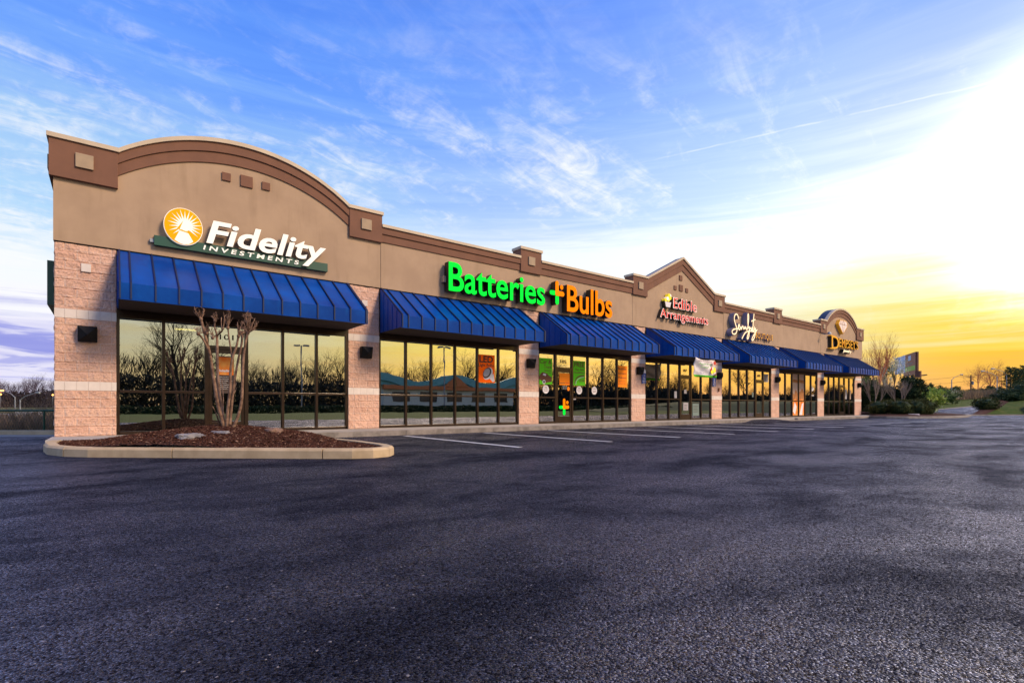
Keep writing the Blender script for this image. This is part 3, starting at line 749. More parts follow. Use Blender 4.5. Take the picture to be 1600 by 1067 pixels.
# awnings
for i in range(7):
    x0, x1 = PIER[i][1]+.04, PIER[i+1][0]-.03; yt, zt, yo, zo, zb2 = -.05, 4.395, -1.5, 3.40, 3.065
    if i == 6: x1 = 44.3
    b = MB(); th = .03
    b.add([(x0, yo, zo), (x1, yo, zo), (x1, yt, zt), (x0, yt, zt), (x0, yo, zo-th), (x1, yo, zo-th), (x1, yt, zt-th), (x0, yt, zt-th)],
          [(0, 1, 2, 3), (7, 6, 5, 4), (0, 4, 5, 1), (2, 6, 7, 3), (1, 5, 6, 2), (3, 7, 4, 0)])
    n_ = 13; nv = Vector((0, -(zt-zo), (yt-yo))).normalized(); nv = Vector((0, -math.sin(math.atan2(zt-zo, yt-yo)), math.cos(math.atan2(zt-zo, yt-yo))))
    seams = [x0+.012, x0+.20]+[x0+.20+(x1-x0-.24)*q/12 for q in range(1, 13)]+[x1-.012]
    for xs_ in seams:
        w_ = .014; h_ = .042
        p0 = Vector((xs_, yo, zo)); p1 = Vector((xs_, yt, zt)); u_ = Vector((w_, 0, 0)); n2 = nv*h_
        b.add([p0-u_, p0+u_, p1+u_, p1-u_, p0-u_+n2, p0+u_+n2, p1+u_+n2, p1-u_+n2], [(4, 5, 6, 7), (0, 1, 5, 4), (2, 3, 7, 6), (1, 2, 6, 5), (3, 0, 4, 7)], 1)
    aw = b.build('awning', ['awning_blue', 'seam_shade'], B, label='blue standing-seam metal awning with ribbed slope' if i else 'widest-looking nearest blue metal awning over the first shop')
    b = MB(); b.box(x0, x1, yo-.004, yo+.02, zb2, zo-.002)
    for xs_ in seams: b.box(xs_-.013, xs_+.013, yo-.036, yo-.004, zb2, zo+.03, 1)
    b.box(x0-.01, x1+.01, yo-.02, yo+.03, zb2-.02, zb2)
    b.build('valance', ['awning_blue', 'seam_shade'], aw)
    for sgn, xx in ((-1, x0), (1, x1)):
        b = MB(); xa, xb = (xx-.02, xx+.001) if sgn < 0 else (xx-.001, xx+.02)
        prof = [(yo, zb2), (yt, zb2), (yt, zt), (yo, zo)]
        vs = [(xa, y, z) for y, z in prof]+[(xb, y, z) for y, z in prof]
        b.add(vs, [(0, 3, 2, 1), (4, 5, 6, 7), (0, 1, 5, 4), (1, 2, 6, 5), (2, 3, 7, 6), (3, 0, 4, 7)])
        for q in (.3, .6, .9, 1.2):
            ys_ = yo+q; ztop = zo+(zt-zo)*q/(yt-yo)-.02
            b.box(xx+sgn*.02 if sgn > 0 else xx-.035, xx+.035 if sgn > 0 else xx-.02, ys_-.01, ys_+.01, zb2, ztop)
        b.build('side_panel', 'awning_blue', aw)
    MB().box(x0+.01, x1-.01, yo+.03, .02, zb2-.004, zb2+.02).build('soffit', 'soffit', aw)

# storefronts
DOORS = {0: 2, 2: 1, 3: 3, 4: 4, 6: 3}
YF0, YF1, YG = .015, .115, .06
for i in range(7):
    x0, x1 = PIER[i][1]+.004, PIER[i+1][0]-.004; L = x1-x0; pw = L/6; dk = DOORS.get(i)
    ztop = 2.87
    b = MB(); b.box(x0, x1, YF0, YF1, ztop, 3.05); b.box(x0, x0+.06, YF0, YF1, .155, ztop); b.box(x1-.08, x1, YF0, YF1, .155, ztop)
    for k_ in range(1, 6):
        xm = x0+pw*k_; w_ = .045 if dk is not None and k_ in (dk, dk+1) else .034
        b.box(xm-w_, xm+w_, YF0-.01, YF1, .155, ztop)
    for k_ in range(6):
        xa, xb = x0+pw*k_+.034, x0+pw*(k_+1)-.034
        if k_ == dk:
            b.box(xa, xb, YF0, YF1, 2.27, 2.36); continue
        b.box(xa, xb, YF0, YF1, .155, .23); b.box(xa, xb, YF0, YF1, 1.135, 1.19)
    fr = b.build('shop_window', 'bronze', B, bevel=.004, label=None)
    for k_ in range(6):
        xa, xb = x0+pw*k_+.03, x0+pw*(k_+1)-.03
        if k_ == dk:
            MB().box(xa, xb, YG, YG+.008, 2.34, ztop+.01).build('pane', 'glass', fr)
            bd = MB(); xa += .02; xb -= .02
            bd.box(xa, xa+.075, .025, .075, .16, 2.265); bd.box(xb-.075, xb, .025, .075, .16, 2.265); bd.box(xa+.075, xb-.075, .025, .075, 2.17, 2.265); bd.box(xa+.075, xb-.075, .025, .075, .16, .42)
            dr = bd.build('door', 'bronze', B, bevel=.004)
            MB().box(xa+.07, xb-.07, .045, .053, .41, 2.18).build('door_glass', 'glass', dr)
            hb = MB(); hx_ = xb-.10 if i != 0 else xa+.1; hb.tube([(hx_, .03, 1.25), (hx_, -.03, 1.25), (hx_, -.03, .98), (hx_, .03, .98)], .012, 6); hb.build('handle', 'black_metal', dr)
        else:
            MB().box(xa, xb, YG, YG+.008, .22, 1.145).build('pane', 'glass', fr)
            MB().box(xa, xb, YG, YG+.008, 1.18, ztop+.01).build('pane', 'glass', fr)
# interiors
b = MB()
b.box(-.6, 45, 7.0, 7.1, .15, 3.6)
for i in range(1, 7): xm = (PIER[i][0]+PIER[i][1])/2; b.box(xm-.06, xm+.06, .31, 7.0, .15, 3.6)
b.build('interior_wall', 'interior_wall', B)
MB().box(-.6, 45, .31, 7.0, 3.3, 3.4).build('ceiling', 'interior_dark', B)
MB().box(-.6, 45, .31, 7.0, .151, .156).build('floor', 'interior_floor', B)
for x, y in ((.9, 2.0), (3.4, 2.6), (1.9, 4.6)):
    MB().box(x-.3, x+.3, y-.1, y+.1, 3.27, 3.298).build('ceiling_light', 'lamp_panel', B)

# wall lights on the piers
def wlight(x, z, n_=False):
    b = MB(); y0 = -.02; o_ = []
    b.add([(x-.17, y0, z-.17), (x+.17, y0, z-.17), (x+.17, y0, z+.17), (x-.17, y0, z+.17),
           (x-.17, -.12, z-.17), (x+.17, -.12, z-.17), (x+.17, -.20, z+.17), (x-.17, -.20, z+.17), (x, -.30, z-.03)],
          [(3, 2, 1, 0), (0, 1, 5, 4), (1, 2, 6, 5), (2, 3, 7, 6), (3, 0, 4, 7), (4, 5, 8), (5, 6, 8), (6, 7, 8), (7, 4, 8)])
    b.build('wall_light', 'black_metal', B, bevel=.006)
for k_, x in enumerate([-.42, 6.04, 12.46, 18.86, 25.4, 31.8, 38.2, 44.75]): wlight(x, 2.42)
# blue-grey downpipe at the far corner
MB().tube([(45.6, .15, .15), (45.6, .15, 4.3), (45.5, .15, 4.6)], .06, 8).build('downpipe', 'galv', B, smooth=True)
# lock box on fifth pier
MB().box(25.35, 25.47, -.06, -.02, 1.6, 1.78).build('key_box', 'ink_brown', B)
# little flood lamp near the far arch
b = MB(); b.tube([(37.95, -.13, 5.72), (37.95, -.5, 5.66)], .025, 6); b.lathe([(.03, 0), (.10, -.03), (.13, -.16)], 10, (37.98, -.58, 5.8)); b.build('flood_lamp', 'galv', B)

# ------------------------------------------------------------------ text
_cache = {}
def tmesh(s, bold, shear, ext=.5, spacing=1.0):
    key = (s, bold, shear, spacing)
    if key not in _cache:
        cu = bpy.data.curves.new('t', 'FONT'); cu.body = s; cu.size = 1; cu.extrude = ext; cu.offset = bold; cu.shear = shear; cu.resolution_u = 4; cu.space_character = spacing
        o_ = bpy.data.objects.new('t', cu); COL.objects.link(o_); bpy.context.view_layer.update()
        me = bpy.data.meshes.new_from_object(o_.evaluated_get(bpy.context.evaluated_depsgraph_get()))
        _cache[key] = ([tuple(v_.co) for v_ in me.vertices], [tuple(p_.vertices) for p_ in me.polygons], [p_.normal.z for p_ in me.polygons])
        bpy.data.objects.remove(o_); bpy.data.curves.remove(cu); bpy.data.meshes.remove(me)
    return _cache[key]
def bb(vs, k_): q = [v_[k_] for v_ in vs]; return min(q), max(q)
def add_text(b, s, x0, x1, z0, zc, yf, dep, bold=0, shear=0, mf=0, ms=1, spacing=1.0, capch='H', whole=None):
    """flat text into MB b. x0..x1 width, z0 baseline, zc cap height line, yf front face, dep thickness"""
    vs, fs, nz = tmesh(s, bold, shear, spacing=spacing); c0, c1 = bb(tmesh(capch, bold, 0)[0], 1); w0, w1 = bb(vs, 0)
    sx = (x1-x0)/(w1-w0); sz = (zc-z0)/(c1-c0)
    o_ = len(b.v)
    for (vx, vy, vz) in vs: b.v.append((x0+(vx-w0)*sx, yf+(.5-vz)*dep, z0+(vy-c0)*sz))
    for f_, n_ in zip(fs, nz): b.f.append(tuple(q+o_ for q in f_)); b.mi.append(mf if n_ > .5 else ms)
def letters(s, x0, x1, z0, zc, yf, dep, mats, parent, bold=0, shear=0, spacing=1.0, name='letter', capch='H'):
    full = tmesh(s, bold, shear, spacing=spacing); w0, w1 = bb(full[0], 0); c0, c1 = bb(tmesh(capch, bold, 0)[0], 1)
    sx = (x1-x0)/(w1-w0); sz = (zc-z0)/(c1-c0)
    for k_ in range(len(s)):
        if s[k_] == ' ': continue
        pre = tmesh(s[:k_+1], bold, shear, spacing=spacing)[0]
        one = tmesh(s[k_], bold, shear); ox1 = bb(one[0], 0)[1]; px1 = bb(pre, 0)[1]
        b = MB()
        for (vx, vy, vz) in one[0]: b.v.append((x0+(vx-ox1+px1-w0)*sx, yf+(.5-vz)*dep, z0+(vy-c0)*sz))
        for f_, n_ in zip(one[1], one[2]): b.f.append(f_); b.mi.append(0 if n_ > .5 else 1)
        b.build(name, mats, parent)
def disc(b, x, z, rx, rz, y0, y1, n=40, mi=0): b.prism([(x+rx*math.cos(2*math.pi*q/n), z+rz*math.sin(2*math.pi*q/n)) for q in range(n)], y0, y1, mi)
def capsule(x0, x1, z0, z1, ends, n=10):  # ends subset of 'LRTB'
    pts = []
    r = min(x1-x0, z1-z0)/2
    if ends == 'L': pts = [(x1, z0), (x1, z1)]+[(x0+r-r*math.sin(math.pi*q/n), (z0+z1)/2+r*math.cos(math.pi*q/n)) for q in range(n+1)]
    if ends == 'R': pts = [(x0, z1), (x0, z0)]+[(x1-r+r*math.sin(math.pi*q/n), (z0+z1)/2-r*math.cos(math.pi*q/n)) for q in range(n+1)]
    if ends == 'T': pts = [(x0, z0), (x1, z0)]+[((x0+x1)/2+r*math.cos(math.pi*q/n), z1-r+r*math.sin(math.pi*q/n)) for q in range(n+1)]
    if ends == 'B': pts = [(x1, z1), (x0, z1)]+[((x0+x1)/2-r*math.cos(math.pi*q/n), z0+r-r*math.sin(math.pi*q/n)) for q in range(n+1)]
    return pts

# sign 1
s1 = empty('shop_sign', (2.8, -.05, 4.75), 'white Fidelity Investments lettering with orange sunburst disc on a green bar', 'sign')
MB().box(.80, 4.87, -.17, -.045, 4.635, 4.865).build('sign_bar', 'sign_green', s1, bevel=.004)
MB().box(.72, .8, -.12, -.045, 4.70, 4.78).build('conduit', 'galv', s1)
b = MB(); disc(b, 1.385, 5.165, .405, .445, -.225, -.165); b.build('logo_disc', 'letter_white', s1)
b = MB(); disc(b, 1.385, 5.165, .392, .432, -.232, -.2255); b.build('logo_field', 'logo_orange', s1)
b = MB(); cxr, czr = 1.42, 5.19
for q in range(17):
    an = R(-38+q*16.2); r1 = .335+.03*(q % 2); w_ = R(4.6)
    b.prism([(cxr+.10*math.cos(an-w_*3), czr+.11*math.sin(an-w_*3)), (cxr+r1*math.cos(an), czr+r1*1.09*math.sin(an)), (cxr+.10*math.cos(an+w_*3), czr+.11*math.sin(an+w_*3))], -.2372, -.2325)
disc(b, cxr, czr, .115, .125, -.2376, -.2325)
b.prism([(1.20, 4.815), (1.30, 4.755), (1.385, 4.735), (1.50, 4.76), (1.585, 4.835), (1.46, 5.06), (1.31, 5.07)], -.2376, -.2325)
b.build('logo_rays', 'letter_white', s1)
b = MB(); b.prism([(1.235, 5.07), (1.305, 5.085), (1.375, 5.30)], -.241, -.2378); b.prism([(1.30, 5.06), (1.50, 5.02), (1.50, 5.045), (1.30, 5.088)], -.241, -.2378); b.build('logo_pyramid', 'logo_orange', s1)
letters('Fidelity', 1.86, 4.80, 4.865, 5.445, -.25, .08, ['letter_white', 'letter_side'], s1, bold=.024, shear=.22, capch='F')
letters('INVESTMENTS', 1.80, 4.08, 4.70, 4.815, -.19, .018, ['letter_white', 'letter_white'], s1, bold=.02, shear=.15, spacing=1.5)
# sign 2
s2 = empty('shop_sign', (12.6, -.05, 4.6), 'green and orange Batteries Bulbs channel lettering with a plus mark', 'sign')
letters('Batteries', 8.72, 12.90, 4.60, 5.55, -.38, .27, ['neon_green', 'black_return'], s2, bold=.014, capch='B')
letters('Bulbs', 14.04, 16.66, 4.52, 5.55, -.38, .27, ['neon_orange', 'black_return'], s2, bold=.014, capch='B')
def plus(par, cx_, cz_, s_, yf, dep, mg, mo):
    d_ = .165*s_
    def P(poly, m1, nm): b = MB(); b.prism(poly, yf, yf+.002, 0); b.prism(poly, yf+.002, yf+dep, 1); b.build(nm, [m1, 'black_return'] if dep > .02 else [m1, m1], par)
    P(capsule(cx_-.42*s_, cx_-.10*s_, cz_-.10*s_, cz_+.10*s_, 'L'), mg, 'plus_arm')
    P(capsule(cx_-.08*s_, cx_+.12*s_, cz_-.50*s_, cz_-.12*s_, 'B'), mg, 'plus_arm')
    L_ = [(cx_-.08*s_, cz_-.10*s_)]+capsule(cx_-.08*s_, cx_+.46*s_, cz_-.10*s_, cz_+.12*s_, 'R')[2:]+[(cx_+.12*s_, cz_+.12*s_)]+[(cx_+.02*s_+.10*s_*math.cos(math.pi*q/8), cz_+.46*s_+.10*s_*math.sin(math.pi*q/8)) for q in range(9)]
    P(L_, mo, 'plus_arm')
    P([(cx_+.30*s_+.095*s_*math.cos(2*math.pi*q/18), cz_+.31*s_+.11*s_*math.sin(2*math.pi*q/18)) for q in range(18)], mo, 'plus_dot')
plus(s2, 13.50, 5.14, .86, -.38, .27, 'neon_green', 'neon_orange')
b = MB()
for x0_, x1_ in ((8.8, 13.0), (14.1, 16.5)): b.box(x0_, x1_, -.11, -.046, 4.86, 4.93); b.box(x0_, x1_, -.11, -.046, 5.1, 5.14)
b.box(8.62, 8.72, -.2, -.046, 4.9, 5.1); b.build('raceway', 'medallion', s2)
# sign 3
s3 = empty('shop_sign', (22, -.05, 4.95), 'red Edible Arrangements lettering outlined white with a yellow fruit basket', 'sign')
for txt, x0_, x1_, z0_, zc_ in (('Edible', 21.12, 23.05, 5.50, 5.98), ('Arrangements', 20.12, 24.05, 4.97, 5.36)):
    letters(txt, x0_-.02, x1_+.02, z0_-.02, zc_+.02, -.25, .18, ['edible_white', 'black_return'], s3, bold=.016, capch='A')
    b = MB(); add_text(b, txt, x0_+.02, x1_-.02, z0_+.005, zc_-.005, -.262, .011, bold=-.014, mf=0, ms=0, capch='A'); b.build('letter_face', 'edible_red', s3)
b = MB(); b.prism([(20.52, 5.46), (20.90, 5.46), (21.0, 5.75), (20.42, 5.75)], -.24, -.08, 0); b.prism([(20.56, 5.48), (20.86, 5.48), (20.95, 5.72), (20.47, 5.72)], -.246, -.2405, 1); b.build('basket', ['black_return', 'print_white'], s3)
b = MB(); rr = random.Random(2)
for q in range(9):
    x_, z_ = 20.70+rr.uniform(-.19, .19), 5.84+rr.uniform(-.07, .2); disc(b, x_, z_, .085, .085, -.25-.001*q, -.08, 10, q % 3 == 0)
b.build('fruit', ['fruit_yellow', 'edible_white'], s3)
# sign 4: script
s4 = empty('shop_sign', (28.3, -.05, 4.6), 'cream script Serendipity lettering beside small gold BOUTIQUE letters', 'sign')
def ribbon(b, pts, wid, y0, y1, mi=0):
    pts = [Vector((p_[0], p_[1])) for p_ in pts]
    for _ in range(2):
        o_ = [pts[0]]
        for p_, q_ in zip(pts, pts[1:]): o_ += [p_.lerp(q_, .25), p_.lerp(q_, .75)]
        pts = o_+[pts[-1]]
    L_, R_ = [], []
    for i_, p_ in enumerate(pts):
        t_ = (pts[min(i_+1, len(pts)-1)]-pts[max(i_-1, 0)]).normalized(); n_ = Vector((-t_.y, t_.x))*wid/2
        L_.append(p_+n_); R_.append(p_-n_)
    for i_ in range(len(pts)-1):
        q = [R_[i_], R_[i_+1], L_[i_+1], L_[i_]]; b.prism([(v_.x, v_.y) for v_ in q], y0+.0001*(i_ % 7), y1, mi)
SC = [[(26.85, 5.55), (26.75, 5.78), (26.5, 5.78), (26.38, 5.5), (26.55, 5.2), (26.72, 4.98), (26.6, 4.72), (26.3, 4.66), (26.15, 4.8), (26.35, 4.95), (26.75, 5.0)],
      [(26.78, 5.0), (26.98, 5.2), (26.88, 5.28), (26.8, 5.08), (26.95, 4.92), (27.1, 5.2), (27.12, 4.95), (27.25, 5.22), (27.35, 5.15)],
      [(27.3, 5.2), (27.4, 5.0), (27.55, 5.24), (27.5, 5.02), (27.62, 5.22), (27.68, 4.98), (27.85, 5.2), (27.95, 5.9), (27.8, 5.95), (27.85, 5.1), (28.0, 5.2)],
      [(28.0, 5.25), (27.95, 4.6), (27.7, 4.5), (27.9, 4.9), (28.15, 5.25), (28.2, 5.0), (28.35, 5.3), (28.3, 5.02), (28.42, 5.2)],
      [(28.5, 6.0), (28.35, 5.1), (28.5, 5.02)], [(28.22, 5.55), (28.65, 5.7)],
      [(28.55, 5.3), (28.52, 5.02), (28.72, 5.3), (28.6, 4.7), (28.3, 4.45), (28.25, 4.6), (28.85, 5.15)], [(27.2, 4.5), (27.5, 4.85), (27.9, 5.0), (28.6, 5.0)]]
b = MB(); b2 = MB(); b3 = MB()
for pl_ in SC: ribbon(b, pl_, .17, -.33, -.06); ribbon(b2, pl_, .14, -.337, -.331); ribbon(b3, pl_, .06, -.35, -.338)
b.build('letter_return', 'lavender_side', s4); b2.build('letter_backing', 'script_brown', s4); b3.build('script_letter', 'script_cream', s4)
letters('BOUTIQUE', 28.95, 30.95, 4.70, 5.02, -.22, .15, ['gold', 'lavender_side'], s4, bold=.012, spacing=1.25)
# sign 5
s5 = empty('shop_sign', (41.6, -.05, 4.7), 'gold Dempsey\'s Jewelry lettering under a large white diamond', 'sign')
letters('D', 39.2, 40.45, 4.80, 5.70, -.28, .22, ['gold', 'black_return'], s5, bold=.004, capch='D')
letters("EMPSEY'S", 40.5, 44.0, 5.03, 5.60, -.28, .22, ['gold', 'black_return'], s5, bold=.004, capch='E')
b = MB()
for x0_, x1_, z_ in ((38.95, 39.5, 4.78), (39.05, 39.55, 5.66), (40.47, 40.65, 5.0), (40.47, 40.65, 5.56), (41.0, 41.2, 5.0), (41.5, 41.7, 5.0), (41.9, 42.1, 5.0), (42.75, 42.9, 5.0), (43.25, 43.45, 5.0)): b.box(x0_, x1_, -.282, -.1, z_, z_+.06)
b.build('serif', 'gold', s5)
letters('Jewelry', 40.9, 42.45, 4.60, 4.88, -.36, .28, ['script_cream', 'black_return'], s5, bold=.03, shear=.3, capch='J')
b = MB(); dp = [(41.2, 5.95), (42.05, 6.62), (41.78, 6.93), (40.68, 6.93), (40.36, 6.62)]; b.prism(dp, -.26, -.06, 0)
cxd, czd = 41.2, 6.55
b.prism([(cxd+(x-cxd)*.9, czd+(z-czd)*.9) for x, z in dp], -.27, -.2605, 1)
for a0, a1 in (((40.45, 6.62), (41.96, 6.62)), ((40.9, 6.9), (41.2, 6.0)), ((41.5, 6.9), (41.2, 6.0)), ((40.6, 6.9), (40.8, 6.62)), ((41.0, 6.62), (41.2, 6.9)), ((41.2, 6.9), (41.4, 6.62))):
    ribbon(b, [a0, ((a0[0]+a1[0])/2, (a0[1]+a1[1])/2), a1], .03, -.274, -.2705, 2)
b.build('diamond', ['gold', 'diamond_face', 'ink_brown'], s5)
# side sign on the left wall
s6 = empty('side_sign', (-1.0, 2.5, 3.6), 'dark green sign box sticking out from the left side wall', 'sign')
MB().box(-1.24, -1.0, 1.9, 4.2, 3.30, 4.0).build('sign_box', 'sign_green', s6)
MB().box(-1.24, -1.12, 1.9, 3.0, 4.0, 4.38).build('sign_top', 'sign_green', s6)

# ------------------------------------------------------------------ posters, decals and pier signs
def poster(name, x0, x1, z0, z1, y, m_, label, cat='poster', group=None):
    o_ = bpy.data.objects.new(name, None)
    b = MB(); b.box(x0, x1, y-.004, y, z0, z1)
    ob = b.build(name, m_); tag(ob, label, cat, group); return ob
def ptext(par, lines, y, m_):   # lines: (text,x0,x1,z0,zc,bold)
    for (s_, x0, x1, z0, z1, bo) in lines: b = MB(); add_text(b, s_, x0, x1, z0, z1, y-.0065, .002, bold=bo+.012, mf=0, ms=0); b.build('lettering', m_, par)
YP = .052
po = poster('poster', 10.13, 10.88, 1.66, 2.64, YP, 'poster_orange', 'orange LED Light Bulbs poster with a spotlight bulb picture in the second shop')
ptext(po, [('LED', 10.21, 10.80, 2.36, 2.60, .02), ('Light Bulbs', 10.18, 10.84, 2.22, 2.33, .0)], YP, 'ink_dark')
b = MB()
def ell(b, cx_, cz_, rx, rz, ang, y, mi, n=24):
    c_, s_ = math.cos(ang), math.sin(ang)
    b.prism([(cx_+rx*math.cos(2*math.pi*q/n)*c_-rz*math.sin(2*math.pi*q/n)*s_, cz_+rx*math.cos(2*math.pi*q/n)*s_+rz*math.sin(2*math.pi*q/n)*c_) for q in range(n)], y-.002, y, mi)
ell(b, 10.58, 1.98, .25, .18, R(50), YP-.0045, 0); b.prism([(10.6, 1.86), (10.78, 1.68), (10.87, 1.72), (10.82, 1.98)], YP-.0085, YP-.0045, 0)
ell(b, 10.54, 2.0, .22, .15, R(50), YP-.009, 1); ell(b, 10.52, 2.01, .17, .115, R(50), YP-.0115, 2); b.build('bulb_picture', ['print_white', 'ink_dark', 'print_grey'], po)
po = poster('poster', 12.97, 13.65, 1.67, 2.68, YP, 'poster_green', 'green Car and Truck Batteries poster with a brown car, leftmost in the third shop')
ptext(po, [('Car &', 13.02, 13.60, 2.46, 2.62, .0), ('Truck', 13.22, 13.61, 2.28, 2.42, .0), ('Batteries', 13.25, 13.61, 2.17, 2.24, .0), ('available', 13.38, 13.61, 2.10, 2.13, 0)], YP, 'ink_brown')
b = MB(); b.prism([(12.99, 1.86), (13.1, 1.80), (13.3, 1.72), (13.62, 1.78), (13.63, 1.95), (13.5, 2.0), (13.36, 2.10), (13.16, 2.14), (13.05, 2.08), (12.99, 1.98)], YP-.007, YP-.0045, 0)
ell(b, 13.22, 1.76, .075, .085, 0, YP-.0075, 1); ell(b, 13.22, 1.76, .045, .05, 0, YP-.010, 2)
b.prism([(13.15, 2.03), (13.3, 1.99), (13.34, 2.06), (13.2, 2.09)], YP-.010, YP-.0075, 1); b.build('car_picture', ['ink_brown', 'print_white', 'ink_dark'], po)
po = poster('poster', 14.79, 15.48, 1.67, 2.67, YP, 'poster_green', 'green FREE Wiper Blade Installation poster right of the third shop door')
ptext(po, [('FREE', 14.85, 15.43, 2.42, 2.62, .015), ('Wiper Blade', 14.88, 15.40, 2.28, 2.36, 0), ('Installation', 14.86, 15.43, 2.16, 2.24, 0), ('29.99', 15.12, 15.44, 1.82, 1.90, .01)], YP, 'ink_brown')
b = MB(); ribbon(b, [(14.88, 1.72), (14.9, 1.9), (15.1, 2.05), (15.43, 2.08)], .05, YP-.007, YP-.0045, 0); ribbon(b, [(14.94, 1.70), (14.96, 1.85), (15.15, 1.98), (15.4, 2.02)], .02, YP-.007, YP-.0045, 1); b.build('wiper_picture', ['ink_brown', 'print_white'], po)
po = poster('poster', 17.45, 18.13, 1.66, 2.60, YP, 'poster_orange_light', 'orange Business Accounts Welcome poster in the last pane of the third shop')
ptext(po, [('Business', 17.52, 18.08, 2.42, 2.53, .0), ('Accounts', 17.52, 18.08, 2.22, 2.32, 0), ('Welcome', 17.52, 18.08, 2.03, 2.13, 0), ('Special Pricing', 17.6, 18.0, 1.92, 1.95, 0), ('Business Discounts', 17.57, 18.03, 1.85, 1.88, 0), ('Open Account Billing', 17.54, 18.06, 1.78, 1.81, 0)], YP, 'ink_brown')
for x_, lb, tx in ((13.32, 'white oval sticker under the green car poster', ['FREE', 'BATTERY', 'TESTING']), (15.14, 'white oval sticker under the green FREE poster', ['FREE', 'BATTERY', 'TESTING']), (16.03, 'white oval sticker in the pane right of the FREE poster', ['We', 'recycle', 'batteries'])):
    b = MB(); ell(b, x_, 1.475, .16, .165, 0, YP, 0, 28); ob = b.build('oval_sticker', 'print_white'); tag(ob, lb, 'sticker', 'oval stickers on the third shop')
    ptext(ob, [(tx[0], x_-.07, x_+.07, 1.53, 1.57, .01), (tx[1], x_-.11, x_+.11, 1.46, 1.49, .0), (tx[2], x_-.09, x_+.09, 1.40, 1.43, 0)], YP+.0015, 'ink_brown')
# third shop door decals
po = poster('poster', 14.03, 14.58, 1.66, 2.13, .04, 'poster_orange_light', 'orange sheet with small batteries plus bulbs line on the third shop door')
ptext(po, [('batteries', 14.05, 14.33, 1.73, 1.77, .02)], .04, 'sign_green'); ptext(po, [('+bulbs', 14.35, 14.56, 1.73, 1.77, .02)], .0385, 'red')
pl2 = empty('plus_decal', (14.3, .04, .7), 'green and orange plus decal low on the third shop door', 'decal'); plus(pl2, 14.27, .78, .62, .036, .004, 'neon_green', 'neon_orange')
b = MB()
for s_, z_ in (('Mon-Fri 8-8', 1.60), ('Sat 9-6', 1.55), ('Sun 11-5', 1.50)): add_text(b, s_, 14.2, 14.42, z_, z_+.03, .036, .002, mf=0, ms=0)
tag(b.build('hours_decal', 'print_white'), 'small white opening hours lettering on the third shop door', 'decal')
b = MB(); ell(b, 14.52, 1.52, .07, .085, 0, .04, 0); tag(b.build('round_decal', 'poster_orange_light'), 'small orange round decal near the third shop door handle', 'decal')
# door numbers
for i, s_ in ((0, '101'), (2, '105'), (3, '107'), (4, '109')):
    x0, x1 = PIER[i][1], PIER[i+1][0]; pw = (x1-x0)/6; xc = x0+pw*(DOORS[i]+.5)
    b = MB(); add_text(b, s_, xc-.16, xc+.16, 2.53, 2.66, .048, .004, bold=.01, mf=0, ms=0); b.build('unit_number', 'ink_dark', B)
# first shop door poster
po = poster('poster', 2.12, 2.52, 1.15, 2.10, .04, 'ink_dark', 'narrow black and yellow poster with white lines on the first shop door')
MB().box(2.13, 2.51, .032, .0355, 1.62, 2.08).build('poster_field', 'graphic_orange', po)
ptext(po, [('Fidelity', 2.14, 2.48, 1.70, 1.76, .02)]+[('Investor Center hours', 2.15, 2.15+w_, 1.56-.05*q, 1.575-.05*q, .01) for q, w_ in enumerate((.3, .26, .33, .2, .3, .28, .22))], .032, 'print_white')
# 4th shop banner hanging from awning
bn = empty('banner', (21.8, -1.5, 3.0), 'white sagging vinyl banner with green lower strip hung under the fourth awning', 'banner')
b = MB(); nu, nz_ = 20, 16; bx0, bx1, bz0, bz1 = 20.93, 22.66, 2.16, 3.05
for j in range(nz_+1):
    for i_ in range(nu+1):
        u_ = i_/nu; t_ = j/nz_; sag = .10*math.sin(math.pi*u_)*t_
        b.v.append((bx0+(bx1-bx0)*u_, -1.5+.05*math.sin(u_*5+t_*4)*(1-.2*t_)+.03*math.sin((u_+1.3*t_)*9), bz0+(bz1-bz0)*t_-sag))
for j in range(nz_):
    for i_ in range(nu): q = j*(nu+1)+i_; b.f.append((q, q+1, q+nu+2, q+nu+1)); b.mi.append(1 if j < 2 else 0)
cl_ = b.build('banner_cloth', ['banner_white', 'banner_green'], bn, smooth=True); so_ = cl_.modifiers.new('s', 'SOLIDIFY'); so_.thickness = .003
b = MB()
add_text(b, 'Edible Arrangements', 21.1, 22.2, 2.88, 2.93, -1.60, .002, bold=.01, mf=0, ms=0); b.build('lettering', 'ink_brown', bn)
b = MB(); add_text(b, 'Fresh fruit', 21.2, 22.15, 2.72, 2.80, -1.60, .002, mf=0, ms=0); b.build('lettering', 'banner_green', bn); b = MB(); add_text(b, 'to enjoy!', 21.28, 21.95, 2.59, 2.67, -1.60, .002, mf=0, ms=0); b.build('lettering', 'banner_green', bn)
b = MB(); add_text(b, 'Stop in', 21.2, 21.5, 2.42, 2.47, -1.60, .002, mf=0, ms=0); add_text(b, 'Pick up', 21.22, 21.5, 2.32, 2.38, -1.60, .002, mf=0, ms=0); b.build('lettering', 'hc_blue', bn)
b = MB(); ell(b, 22.42, 2.84, .11, .09, 0, -1.6, 0); ell(b, 22.14, 2.52, .07, .12, 0, -1.6, 0); ell(b, 22.2, 2.42, .10, .09, 0, -1.603, 1); ell(b, 22.4, 2.52, .10, .13, 0, -1.6, 1); ell(b, 22.5, 2.30, .10, .06, .3, -1.6, 2); b.build('picture', ['red', 'fruit_yellow', 'ink_brown'], bn)
for x_ in (bx0+.02, bx1-.02): MB().tube([(x_, -1.5, 3.03), (x_, -1.49, 3.1)], .006, 5).build('tie', 'wire', bn)
